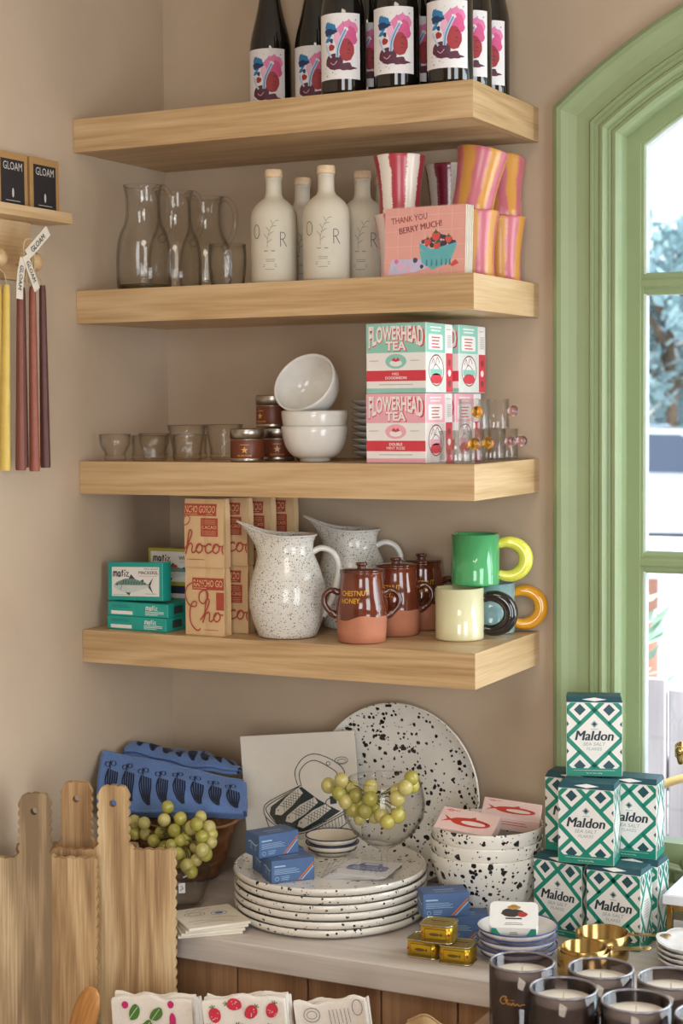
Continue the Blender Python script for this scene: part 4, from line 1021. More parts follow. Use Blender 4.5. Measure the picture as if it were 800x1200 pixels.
# enamel pitchers
ENAM=speckle('speckled enamel','#dcd9d0','#4b4740',((430,.30,.75),(240,.22,.40)),rough=.2,coat=.3)
def make_pitcher():
    t=thing('enamel_pitcher','x','pitcher',(0,0,0),0,'speckled enamel pitchers')
    pr=[(.047,0),(.0525,.002),(.0550,.008),(.0630,.030),(.0685,.055),(.0695,.075),(.0660,.100),(.0580,.125),(.0500,.145),(.0470,.158),(.0480,.172),(.0520,.184)]
    def sp(p,a,z0=.135,z1=.184):
        x,y,z=p; t_=max(0,(z-z0)/(z1-z0)); c=max(0,-math.cos(a))
        k=t_**1.6*c**5
        return (x-.034*k, y*(1-.25*t_*c**2), z+.020*k-.004*t_*(1-c))
    b=MB(); b.lathe([(.0005,.001)]+pr+[(.0540,.187)],56,fn=sp); b.lathe([(.0540,.187)]+[(r-.002,z+.001) for r,z in reversed(pr[2:])]+[(.0005,.008)],56,fn=sp)
    b.build('pitcher_body',ENAM,t)
    rim=MB(); P=[sp((.0532*math.cos(2*PI*i/56),.0532*math.sin(2*PI*i/56),.1862),2*PI*i/56) for i in range(56)]
    rim.tube(P,.0017,6,closed=True); rim.build('rolled_rim',M('enamel rim','#d6d3cb',rough=.25),t)
    h=MB(); Q=spline([(.044,0,.150),(.062,0,.158),(.082,0,.150),(.092,0,.128),(.088,0,.098),(.080,0,.070),(.0710,0,.048),(.0640,0,.036)],5)
    h.tube(Q,.0056,10,flat=1.5); h.build('handle',M('enamel handle','#d9d6ce',rough=.25,coat=.3),t)
    return t
pt=make_pitcher(); pt.location=(.397,-.238,Z4); pt.rotation_euler[2]=.44; pt['label']='front white speckled enamel pitcher beside the kraft bags'
dup(pt,'rear white speckled enamel pitcher behind the front one',(.446,-.076,Z4),.40)
# honey pots
TERR=M('raw terracotta','#b57558',rough=.75,var=.10,vs=35,bump=.05); GLZ=M('brown honey glaze','#6a2f1d',rough=.10,coat=.7,var=.35,vs=22); GLZD=M('dark brown glaze','#542619',rough=.1,coat=.7,var=.3,vs=25); YPNT=M('yellow slip paint','#dba52f',rough=.4)
HP=[(.038,0),(.0415,.002),(.0430,.02),(.0445,.052)]; HG=[(.0447,.052),(.0456,.060),(.0448,.070),(.0420,.082),(.0393,.095),(.0374,.108),(.0365,.118),(.0378,.121),(.0378,.1235)]
def make_pot():
    t=thing('honey_pot','x','pot',(0,0,0),0,'lidded honey pots')
    b=MB(); b.lathe([(.0005,.0)]+HP,40); b.build('clay_base',TERR,t)
    def wav(p,a):
        if p[2]<.053: return (p[0],p[1],p[2]-.004*math.sin(2*a+.6)-.002*math.sin(5*a))
        return p
    g=MB(); g.lathe([(.0446,.045)]+HG+[(.033,.1235),(.032,.118)],40,fn=wav); g.build('glazed_top',GLZ,t)
    l=MB(); l.lathe([(.0005,.1240),(.0370,.1240),(.0385,.1255),(.0368,.1275),(.018,.1295),(.0085,.1302),(.0005,.1304)],36); l=l.build('lid',GLZD,t)
    kb=MB(); kb.lathe([(.0080,.1300),(.0075,.1325),(.0105,.1355),(.0100,.1385),(.006,.1395),(.0005,.1395)],24); kb.build('knob',GLZD,l)
    for s in (-1,1):
        h=MB(); Q=spline([(s*.040,0,.086),(s*.053,0,.090),(s*.064,0,.082),(s*.066,0,.068),(s*.057,0,.054),(s*.0435,0,.045)],5)
        h.tube(Q,[.0062]*4+[.0052]*(len(Q)-8)+[.0068]*4,10); h.build('handle',GLZD,t)
    q=Print()
    q.text('CHESTNUT',.000,.084,.0088,YPNT,bold=.012,w=.050,lay=1,rot=.03); q.text('HONEY.',-.006,.071,.0088,YPNT,bold=.012,w=.036,lay=1,rot=.03)
    q.cyl('painted_lettering',t,lambda z: lathe_r(HG,min(max(z,.0521),.12)),-PI/2-.28,0,base=.0006)
    return t
hp=make_pot(); hp.location=(.551,-.250,Z4); hp.rotation_euler[2]=.42; hp['label']='front lidded honey pot with yellow lettering, raw clay foot'
dup(hp,'middle lidded honey pot behind the front one',(.566,-.140,Z4),.30)
dup(hp,'rearmost lidded honey pot near the back wall',(.575,-.0475,Z4),.70)
# mugs with fat curved handles
def fmug(label,loc,body,hm,rz):
    t=thing('mug',label,'mug',loc,rz,'glossy mugs with fat curved handles')
    pr=[(.0405,0),(.0428,.0015),(.0432,.004),(.0430,.0895)]
    b=MB(); b.lathe(shell(pr,.0035,.006)[:],48); b.build('mug_body',body,t)
    rm_=MB(); rm_.lathe([(.0395,.0893),(.0412,.0913),(.0430,.0893)],48); rm_.build('rim',body,t)
    h=MB(); K=24; Q=[]; R=[]
    for i in range(K+1):
        a=math.radians(114-228*i/K); Q.append((.0575+.0325*math.cos(a),0,.0450+.0305*math.sin(a))); e=abs(2*i/K-1); R.append(.0132*(1-.36*e**1.8))
    h.tube(Q,R,14); h.ball(Q[0],R[0],12,8); h.ball(Q[-1],R[-1],12,8); h.build('curved_handle',hm,t)
    return t
mm=lambda n,c: M(n,c,rough=.08,coat=.6,var=.03,vs=12)
fmug('cream mug with a black curved handle, standing in front',(.694,-.150,Z4),mm('cream glaze','#dcd8ae'),mm('black glaze','#1c1b1d'),.36)
fmug('pale blue mug with an orange curved handle behind the cream mug',(.713,-.047,Z4),mm('pale blue glaze','#8fb3b8'),mm('orange glaze bright','#e3a02a'),.42)
fmug('green mug with a yellow curved handle on top of the others',(.704,-.100,Z4+.0917),mm('green glaze','#52ac6d'),mm('yellow glaze','#dede55'),.42)

# ================================================================== left wall: peg shelf, boxes, hanging candles
pg=thing('peg_shelf','narrow oak shelf with a peg rail on the left wall','shelf',(0,0,0))
MB().box(.0005,.0615,-1.25,-.4027,1.8630,1.8825,.001).build('shelf_board',OAKY,pg)
MB().box(.0005,.0150,-1.25,-.4618,1.7604,1.8628,.001).build('peg_board',OAKY,pg)
for y in (-.503,-.603,-.703,-.803):
    b=MB(); b.lathe([(.0055,0),(.0055,.022),(.012,.026),(.0165,.033),(.0165,.041),(.012,.047),(.004,.049),(.0005,.049)],18); b.xf(Matrix.Translation((.015,y,1.790))@Matrix.Rotation(PI/2,4,'Y')); b.build('peg',OAKX,pg)
KBOX=M('kraft box board','#a9824f',rough=.7,var=.05); BLK=M('black label','#221e20',rough=.6); LGREY=M('label pale print','#c9c4bd',rough=.6)
def gbox(label,y0):
    t=thing('candle_box',label,'box',(0.004,y0,1.8829),0,'kraft candle boxes on the peg shelf')
    W,D,H=.084,.026,.0925
    MB().box(0,D,-W,0,0,H,.0008).build('carton',KBOX,t)
    q=Print(); q.rect(.009,.003,W-.010,H-.012,BLK,lay=0); q.text('GLOAM',W/2,H-.030,.0135,LGREY,w=.052,lay=1); q.blob(W/2,.024,.0028,.008,LGREY,14,lay=1); q.lines(.022,W-.022,.010,LGREY,1,.003,.0010,2,'c')
    q.flat('printed_front',t,(D,-W,0),(0,1,0),(0,0,1),.00006,.0002)
gbox('kraft candle box with a black label at the end of the peg shelf',-.3975); gbox('kraft candle box cut by the left edge of the picture',-.4885)
WAXB=M('brown wax','#7e4535',rough=.45,var=.10,vs=30,sss=.1); WAXD=M('dark brown wax','#5a3029',rough=.45,var=.1,vs=30,sss=.1); WAXY=M('yellow wax','#d0b356',rough=.45,var=.05,sss=.1)
COTT=M('cotton tag','#d9d0bf',rough=.85,var=.05); STRG=M('cotton string','#c2ae8a',rough=.9)
def taper(label,top,bot,m,group):
    t=thing('taper_candle',label,'candle',(0,0,0),0,group)
    T=Vector(top); B=Vector(bot); c=MB(); c.tube([T,T*.97+B*.03,B*.985+T*.015,B],[.0048,.0060,.0092,.0085],12); c.build('wax_stick',m,t)
    w=MB(); w.tube([T,T+Vector((-.004,-.0,.012)),Vector((.055,-.522,1.786))] if 'brown' in label else [T,T+Vector((-.004,0,.02)),Vector((.05,-.605,1.775))],.0009,5); w.build('wick',STRG,t)
G='brown taper candles hung from a peg'
taper('brown taper candle at the left of the hanging bunch',(.047,-.538,1.744),(.044,-.5430,1.432),WAXB,G)
taper('dark brown taper candle second in the hanging bunch',(.036,-.519,1.746),(.034,-.5220,1.436),WAXD,G)
taper('front reddish brown taper candle third in the hanging bunch',(.050,-.508,1.748),(.050,-.512,1.429),M('red brown wax','#93513e',rough=.45,var=.08,sss=.1),G)
taper('dark brown taper candle at the right of the hanging bunch',(.046,-.474,1.752),(.042,-.470,1.434),WAXD,G)
G='yellow taper candles hung from a peg'
taper('yellow taper candle at the left edge of the picture',(.050,-.602,1.745),(.050,-.592,1.434),WAXY,G)
taper('second yellow taper candle beside the left picture edge',(.062,-.595,1.745),(.064,-.612,1.434),WAXY,G)
def ribbon(label,loc,pts,wd,txt=None):
    t=thing('cloth_tag',label,'tag',loc,0,'cotton tags on the hanging candles')
    P=spline(pts,5); b=MB(); K=len(P); V=[]
    acr=Vector((.15,.55,.82))
    for i,p_ in enumerate(P):
        tg=(P[min(i+1,K-1)]-P[max(i-1,0)]).normalized(); n=tg.cross(Vector((1,0,0))).normalized()
        for sx in (0,.0006):
            for s in (-1,1): V.append(p_+n*s*wd/2+Vector((sx,0,0)))
    F=[]
    for i in range(K-1):
        a=4*i; F+=[(a,a+1,a+5,a+4),(a+2,a+6,a+7,a+3),(a,a+4,a+6,a+2),(a+1,a+3,a+7,a+5)]
    b.add(V,F); b.build('ribbon',COTT,t)
    if txt:
        o=P[K//2]; tg=(P[K//2+2]-P[K//2-2]).normalized(); n=Vector((1,0,0)).cross(tg).normalized(); L=(P[-1]-P[0]).length
        q=Print(); q.text(txt,0,-wd*.26,wd*.52,BLACKP,w=L*.6); q.flat('printed_word',t,o+Vector((.0012,0,0)),tg,n,.00005,.0006)
ribbon('cotton tag pointing up to the right from the peg',(0,0,0),[(.070,-.548,1.798),(.071,-.520,1.820),(.072,-.490,1.844)],.019,'GLOAM')
ribbon('left cotton tag hanging over the brown candles',(0,0,0),[(.071,-.560,1.790),(.073,-.572,1.758),(.073,-.575,1.722)],.018,'GLOAM')
ribbon('right cotton tag hanging over the brown candles',(0,0,0),[(.072,-.556,1.796),(.074,-.544,1.770),(.074,-.527,1.740)],.017,'GLOAM')
st=MB(); st.tube(spline([(.066,-.545,1.752),(.066,-.552,1.810),(.066,-.540,1.826),(.066,-.524,1.818),(.066,-.530,1.776)],5),.0014,5); st.tube(spline([(.064,-.535,1.752),(.066,-.545,1.805),(.066,-.532,1.816),(.064,-.520,1.806),(.064,-.520,1.772)],5),.0014,5)
tag(st.build('hanging_string',STRG),'looped cotton string tying the brown candles to the peg','string')
# ================================================================== on the counter
ZC=CZ+.0004
SPK=speckle('splatter glaze','#e2ded4','#1d1b1c',((120,.30,.80),(62,.28,.50)),rough=.15,coat=.3)
SPKP=speckle('splatter plate glaze','#e0dbd0','#23201f',((150,.26,.50),(85,.24,.28)),rough=.16,coat=.3)
# stack of six dinner plates
dp=thing('dinner_plate','x','plate',(0,0,0),0,'black splattered plates in the stack')
def platef(R,h=.0185):
    return [(.0005,0),(R-.022,0),(R-.012,.0015),(R-.004,.006),(R-.0005,.0105),(R,.0135),(R-.0008,.0165),(R-.003,.0178),(R-.0055,.0168),(R-.0075,.012),(R-.014,.0072),(R-.028,.0055),(.0005,.005)]
MB().lathe(platef(.173),72).build('plate_body',SPKP,dp)
rim=MB(); rim.tube([((.1702)*math.cos(2*PI*i/72),(.1702)*math.sin(2*PI*i/72),.0165) for i in range(72)],.0013,6,closed=True); rim.build('rim',SPKP,dp)
dp.location=(.4835,-.2465,ZC); dp['label']='bottom splattered plate of the stack, resting on the worktop'
on=['','second splattered plate from the bottom of the stack','third splattered plate from the bottom of the stack','fourth splattered plate from the bottom of the stack','fifth splattered plate from the bottom of the stack','topmost splattered plate of the stack, carrying small boxes']
for k in range(1,6): dup(dp,on[k],(.4835+.0008*math.sin(k*2.1),-.2465+.0008*math.cos(k*3.3),ZC+k*.0142),k*.9)
PZ=ZC+5*.0142+.0058          # floor of the top plate
# round platter against the wall
pl=thing('round_platter','large round black splattered platter leaning against the wall','platter',(.515,-.024,ZC+.1716),.4,None)
pl.rotation_euler=(PI/2-.07,0,0)
pp=[(.0005,0),(.120,0),(.150,.004),(.168,.012),(.1712,.016),(.1705,.0185),(.1675,.018),(.160,.0135),(.148,.009),(.118,.006),(.0005,.006)]
MB().lathe(pp,80).build('platter_body',SPK,pl)
rim=MB(); rim.tube([(.1693*math.cos(2*PI*i/80),.1693*math.sin(2*PI*i/80),.0182) for i in range(80)],.0015,6,closed=True); rim.build('rim',SPKP,pl)
# framed print of an opened sardine tin
W,H=.222,.2725
pc=thing('sardine_print','white art print of an opened sardine tin leaning behind the plates','print',(.2455,-.134,ZC+.0005),.30,None,-.07,.0)
pc.rotation_euler=(-.07,-.075,.30)
pc.location=(.2500,-.130,ZC+.0008)
MB().box(0,W,0,.004,0,H,.0005).build('mount_board',M('warm white board','#e6dfd2',rough=.7,var=.02),pc)
MB().box(-.002,W+.002,-.0034,-.0032,0,H+.003,0).build('clear_sleeve',thin_clear('print sleeve film',(.99,.99,.99),.045,.06),pc)
LN=M('dark green ink','#20302c',rough=.6); WB_=MT['warm white board']
q=Print(); K=.000355
def cv(cx,cy): return ((cx-40-(cy-85)*.10)*K, H-(cy-85+(cx-40)*.052)*K)
def L_(pts,w=.0017,lay=3,sm=4,closed=False): q.line([cv(*p_) for p_ in pts],w,LN,lay=lay,smooth=sm,closed=closed)
q.poly([cv(*p_) for p_ in [(385,352),(300,400),(222,460),(215,500),(262,560),(335,592),(410,588),(520,535),(600,480),(575,470),(480,420)]],LN,lay=1)
for (ax,ay,bx,by) in ((262,487,385,375),(322,525,470,425),(388,552,545,455)):
    d=Vector((bx-ax,by-ay)); n=Vector((-d.y,d.x)).normalized(); d.normalize(); Ln=math.hypot(bx-ax,by-ay)
    fpts=[(ax-d.x*22,ay-d.y*22),(ax-n.x*20,ay-n.y*20),(ax+d.x*Ln*.5-n.x*30,ay+d.y*Ln*.5-n.y*30),(bx-n.x*22,by-n.y*22),(bx+n.x*14,by+n.y*14),(ax+d.x*Ln*.5+n.x*26,ay+d.y*Ln*.5+n.y*26),(ax+n.x*26,ay+n.y*26)]
    q.poly([cv(*p_) for p_ in fpts],WB_,lay=2); q.blob(*cv(ax,ay-8),.0014,.0014,LN,10,lay=4)
    for k in range(7):
        t=.26+k*.10
        for s in (-1,1):
            c=(ax+d.x*Ln*t,ay+d.y*Ln*t); q.line([cv(c[0]-n.x*22-s*d.x*16,c[1]-n.y*22-s*d.y*16),cv(c[0]+n.x*22+s*d.x*16,c[1]+n.y*22+s*d.y*16)],.0009,LN,lay=3)
L_([(365,345),(350,300),(352,255),(390,200),(450,177),(530,200),(600,245),(620,300),(600,395)]); L_([(385,350),(372,300),(378,262),(412,224),(460,213),(535,248),(580,290),(578,400)])
q.ring(*cv(527,228),.0036,.0036,.0011,LN,lay=3); q.ring(*cv(598,212),.0125,.0068,.0011,LN,lay=3); q.ring(*cv(600,215),.0085,.0040,.0010,LN,lay=3)
L_([(380,345),(300,385),(200,440),(183,480),(200,520),(270,572),(350,603),(430,592),(540,540),(650,480)]); L_([(375,352),(300,395),(210,450),(198,485),(262,558),(350,592),(425,582),(540,528),(640,470)])
L_([(188,500),(215,570),(230,600)]); L_([(575,405),(535,415),(520,440),(560,470)])
for k in range(14):
    t=k/13; x=420+220*t; y=596-112*t; q.line([cv(x,y),cv(x+8,y+62-12*t)],.0010,LN,lay=3)
L_([(430,665),(560,600),(660,525)]); 
q.poly([cv(*p_) for p_ in [(540,400),(575,405),(580,440),(545,445)]],LN,lay=2)
q.flat('printed_drawing',pc,(0,0,0),(1,0,0),(0,0,1),.00005,.00015)
# blue boxes
BXB=M('blue box card','#496590',rough=.5,var=.05); BXD=M('blue box top','#4a5f86',rough=.5); BXL=M('blue box pale ink','#9fbcd6',rough=.5); BXO=M('blue box orange','#c46a2e',rough=.5)
def bluebox(label,loc,rz,group):
    w,d,h=.080,.048,.040
    t=thing('blue_tin_box',label,'box',loc,rz,group)
    MB().box(0,w,0,d,0,h,.0008).build('carton',BXB,t)
    q=Print(); q.rect(.005,.0280,.026,.0305,BXL,lay=1); q.lines(.005,.060,.0235,BXL,4,.0026,.0008,3); q.ring(.010,.0075,.0032,.0032,.0008,BXL,lay=1); q.lines(.018,.034,.0105,BXL,3,.0028,.0008,6)
    q.poly([(.048,.002),(.052,.002),(.078,.028),(.078,.032)],BXO,lay=1); q.poly([(.0545,.002),(.057,.002),(.078,.023),(.078,.0255)],BXL,lay=1)
    q.flat('printed_front',t,(0,0,0),(1,0,0),(0,0,1),.00006,.0002)
    q=Print(); q.line([(.010,.023),(.016,.026),(.024,.024),(.036,.021),(.044,.024)],.0032,BXL,lay=1,smooth=4,taper=True)
    for x in (.018,.022,.033,.037): q.line([(x,.022),(x+.001,.012)],.0011,BXL,lay=1)
    q.flat('printed_end',t,(0,d,0),(0,-1,0),(0,0,1),.00006,.0002)
    q=Print(); q.rect(.001,.001,w-.001,d-.001,BXD,lay=0); q.rect(.022,.022,.058,.025,BXL,lay=1); q.lines(.018,.062,.013,BXL,2,.004,.0010,3,'c'); q.flat('printed_top',t,(0,0,h),(1,0,0),(0,1,0),.00006,.0002)
G='blue fish tin boxes on the counter'
bluebox('front blue box lying on the top plate',(.4350,-.3760,PZ),.86,G)
bluebox('left blue box on the top plate, mostly behind the front one',(.3930,-.3330,PZ),.90,G)
bluebox('upper blue box set across the two on the plate',(.4085,-.3720,PZ+.0403),1.03,G)
bluebox('lower blue box on the worktop behind the gold tins',(.7240,-.3110,ZC),.40,G)
bluebox('upper blue box on the worktop, under the splattered bowls',(.7025,-.3350,ZC+.0403),.62,G)
# small fish dishes
CREAMG=M('cream dish glaze','#ded2bb',rough=.2,coat=.3,var=.04); NAVG=M('navy glaze','#2b3558',rough=.25); BLUG=M('blue rim glaze','#3a4784',rough=.2); WHG=M('white dish glaze','#dedbd8',rough=.2,coat=.3)
def dish(label,loc,R,h,body,rimm,group,rz=0,art=None):
    t=thing('small_dish',label,'dish',loc,rz,group)
    o=[(.0005,0),(R*.52,0),(R*.62,.002),(R*.86,h*.55),(R,h*.95),(R-.001,h),(R-.0035,h*.98),(R*.84,h*.62),(R*.60,.0062),(.0005,.0055)]
    MB().lathe(o,48).build('dish_body',body,t)
    r_=MB(); r_.tube([((R-.0012)*math.cos(2*PI*i/48),(R-.0012)*math.sin(2*PI*i/48),h) for i in range(48)],.0014,6,closed=True); r_.build('rim_line',rimm,t)
    b_=MB(); b_.tube([((R*.885)*math.cos(2*PI*i/48),(R*.885)*math.sin(2*PI*i/48),h*.52) for i in range(48)],.0012,6,closed=True); b_.build('band',rimm,t)
    if art:
        q=Print(); art(q); q.flat('painted_motif',t,(0,0,.0062),(1,0,0),(0,1,0),.00006,.0003)
def art_fish(q):
    for (y,f) in ((.012,1),(-.006,1)):
        q.blob(0,y,.024,.0062,NAVG,22,.02,1,1,lay=1); q.poly([(.020,y),(.031,y+.006),(.031,y-.006)],NAVG,lay=1)
        for k in range(5): q.line([(-.012+.006*k,y+.004),(-.010+.006*k,y-.004)],.0008,CREAMG,lay=2)
def art_flower(q):
    q.blob(-.020,.014,.016,.014,BLUG,24,.10,3,1,lay=1)
    for k in range(9): a=k*.7; q.ring(-.020+.009*math.cos(a),.014+.008*math.sin(a),.003,.003,.0008,WHG,lay=2,n=12)
G='small fish dishes on the top plate'
dish('lower cream dish with a navy rim on the stacked plates',(.4380,-.1500,PZ),.050,.022,CREAMG,NAVG,G,.4)
dish('upper cream dish with navy fish on the stacked plates',(.4380,-.1500,PZ+.0125),.050,.022,CREAMG,NAVG,G,.45,art_fish)
G='blue rimmed dishes on the worktop'
for k in range(3): dish(['lowest blue rimmed white dish of the three','middle blue rimmed white dish of the three','top blue rimmed white dish carrying the fish pack'][k],(.8745,-.3450,ZC+.0155*k),.0665,.0235,WHG,BLUG,G,.3+k,art_flower if k==2 else None)
# sleeved cards on the top plate
for k in range(5):
    t=thing('sleeved_card',['lowest sleeved card','second sleeved card','third sleeved card','fourth sleeved card','topmost sleeved card with a blue stamp'][k]+' on the stacked plates','card',(.4980+.004*k,-.3080+.002*k,PZ+.0022*k),.32-.05*k,'sleeved cards on the top plate')
    MB().box(0,.098,0,.098,0,.0014,0).build('card_stock',WHITEP,t)
    MB().box(-.003,.101,-.003,.101,.0016,.0018,0).build('clear_sleeve',FILM,t)
    if k==4:
        q=Print(); SB_=M('stamp blue','#5a6cae',rough=.6)
        q.poly([(.018,.030),(.080,.030),(.086,.036),(.086,.058),(.080,.064),(.018,.064),(.012,.058),(.012,.036)],SB_,lay=1); q.poly([(.026,.064),(.072,.064),(.066,.080),(.032,.080)],SB_,lay=1)
        q.rect(.036,.0675,.062,.0765,WHITEP,lay=2); q.ring(.049,.047,.026,.010,.0014,WHITEP,lay=2); q.lines(.03,.068,.047,WHITEP,2,.004,.0012,2,'c')
        q.flat('printed_stamp',t,(0,0,.0014),(1,0,0),(0,1,0),.00003,.00005)
# stemmed glass bowl with grapes, and glass bowl with grapes at the left
GGL=thin_clear('goblet glass',(.994,.994,.988),.03,.02,edge=(.48,.47,.43),power=3.6)
gb=thing('glass_goblet','large clear glass goblet holding pale grapes on the stacked plates','goblet',(.5650,-.1950,PZ))
pr=[(.030,0),(.032,.001),(.018,.004),(.006,.010),(.005,.026),(.010,.034),(.030,.044),(.055,.064),(.071,.090),(.0745,.115),(.070,.142),(.064,.160)]
MB().lathe([(.0005,0)]+pr+[(.0625,.161)]+[(max(.001,r-.0016),z+.001) for r,z in reversed(pr[6:])]+[(.0005,.038)],48).build('goblet_bowl',GGL,gb)
rimt=MB(); rimt.tube([(.0633*math.cos(2*PI*i/48),.0633*math.sin(2*PI*i/48),.161) for i in range(48)],.0010,6,closed=True); rimt.build('rim',GGL,gb)
GRP=[M('grape yellow green','#b9b057',rough=.22,var=.15,vs=40,coat=.3,sss=.25),M('grape pale','#c2b770',rough=.25,var=.12,vs=40,coat=.3,sss=.25),M('grape olive','#a8a24c',rough=.22,var=.15,vs=40,coat=.3,sss=.25)]
gme=[MB().ball((0,0,0),.0122,16,11).mesh('grape',[g]) for g in GRP]
STEMM=M('grape stem','#6d6a38',rough=.7)
def bunch(label,pts,root,rscale=1.0):
    t=thing('grape_bunch',label,'grapes',(0,0,0)); r=random.Random(11)
    cx=sum(p_[0] for p_ in pts)/len(pts); cy=sum(p_[1] for p_ in pts)/len(pts); cz=sum(p_[2] for p_ in pts)/len(pts)
    t.location=(cx,cy,cz-.05)
    sb=MB(); c=Vector((0,0,.05)); 
    for p_ in pts:
        lp=(p_[0]-cx,p_[1]-cy,p_[2]-cz+.05); o=obj('grape',r.choice(gme),t,lp,r.uniform(0,6)); s=r.uniform(.88,1.04)*rscale; o.scale=(s,s,s*r.uniform(1,1.1))
        sb.tube([Vector(lp),Vector(lp)*.5+c*.5+Vector((0,.006,.004)),c],[.0009,.0012,.0015],5)
    sb.build('stalk',STEMM,t)
GL=[(0.112,-0.315,0.775),(0.144,-0.33,0.779),(0.113,-0.315,0.753),(0.136,-0.315,0.755),(0.195,-0.33,0.814),(0.197,-0.345,0.794),(0.169,-0.315,0.762),(0.222,-0.33,0.796),(0.218,-0.345,0.777),(0.256,-0.315,0.799),(0.245,-0.33,0.781),(0.265,-0.345,0.793),(0.23,-0.327,0.759),(0.273,-0.315,0.781),(0.277,-0.315,0.769),(0.284,-0.327,0.758),(0.274,-0.342,0.771),(0.284,-0.357,0.751),(0.228,-0.327,0.73),(0.262,-0.342,0.727),(0.252,-0.357,0.719),(0.213,-0.327,0.714),(0.282,-0.342,0.74),(0.26,-0.357,0.709),(0.213,-0.327,0.738),(0.228,-0.342,0.759),(0.218,-0.357,0.753),(0.162,-0.327,0.748),(.245,-.30,.77),(.25,-.325,.745),(.205,-.31,.77),(.235,-.36,.74),(.18,-.32,.735)]
GR=[(0.475,-0.235,0.86),(0.506,-0.245,0.875),(0.506,-0.255,0.853),(0.521,-0.235,0.861),(0.534,-0.245,0.85),(0.519,-0.255,0.839),(0.538,-0.235,0.833),(0.529,-0.245,0.824),(0.557,-0.255,0.826),(0.537,-0.235,0.807),(0.563,-0.245,0.867),(0.568,-0.255,0.85),(0.571,-0.235,0.83),(0.584,-0.245,0.82),(0.6,-0.255,0.812),(0.566,-0.235,0.813),(0.642,-0.245,0.891),(0.635,-0.255,0.876),(0.639,-0.235,0.875),(0.614,-0.245,0.866),(0.619,-0.255,0.855),(0.609,-0.235,0.834),(0.616,-0.245,0.823)]
bunch('olive green grapes heaped in the glass bowl beside the wooden boards',GL,None)
bunch('pale yellow grapes spilling over the glass goblet',GR,None,1.08)
gl2=thing('glass_bowl','round glass bowl under the olive grapes beside the wooden boards','bowl',(.215,-.335,ZC))
pr=[(.030,0),(.036,.002),(.050,.018),(.060,.045),(.0625,.065),(.060,.080)]
MB().lathe(shell(pr,.002,.006),44).build('bowl_glass',GGL,gl2)
rimt=MB(); rimt.tube([(.0592*math.cos(2*PI*i/44),.0592*math.sin(2*PI*i/44),.080) for i in range(44)],.0012,6,closed=True); rimt.build('rim',GGL,gl2)
tgp=Print(); tgp.rect(0,0,.012,.018,WHITEP,lay=0,n=3); tgp.line([(.003,.005),(.008,.008),(.005,.013)],.0012,INK,lay=1); tgp.cyl('price_tag',gl2,.0600,-.95,.040)
# wooden dough bowl with folded blue cloths
WALB=wood('dark carved wood','#4a2d1b','#74492b','#a06c42',0,1.2,.5,ring=10,contrast=1.0)
wd=thing('wooden_bowl','long carved wooden bowl under the folded blue cloths','bowl',(.1210,-.158,ZC),.0)
def ov(p_,a): return (p_[0]*1.24,p_[1]*.90,p_[2]+ (.010*math.cos(2*a)+.004*math.sin(5*a))*max(0,(p_[2]-.05)/.09))
b=MB(); b.lathe([(.0005,0),(.050,0),(.056,.004),(.068,.035),(.080,.075),(.090,.110),(.0955,.135),(.0950,.141),(.0900,.141),(.083,.115),(.070,.075),(.052,.025),(.0005,.020)],56,fn=ov); b.build('bowl_body',WALB,wd)
lip=MB(); lip.tube([ov((.0945*math.cos(2*PI*i/56),.0945*math.sin(2*PI*i/56),.112),2*PI*i/56) for i in range(56)],.0035,6,closed=True); lip.build('carved_ridge',wood('lighter carved wood','#7a4f2e','#9c6a40','#b98859',0,1.2,.5),wd)
CLB=M('blue cotton','#5a77ab',rough=.85,var=.08,vs=220,bump=.15,sheen=.2); CLD=M('navy cloth print','#1c2338',rough=.85)
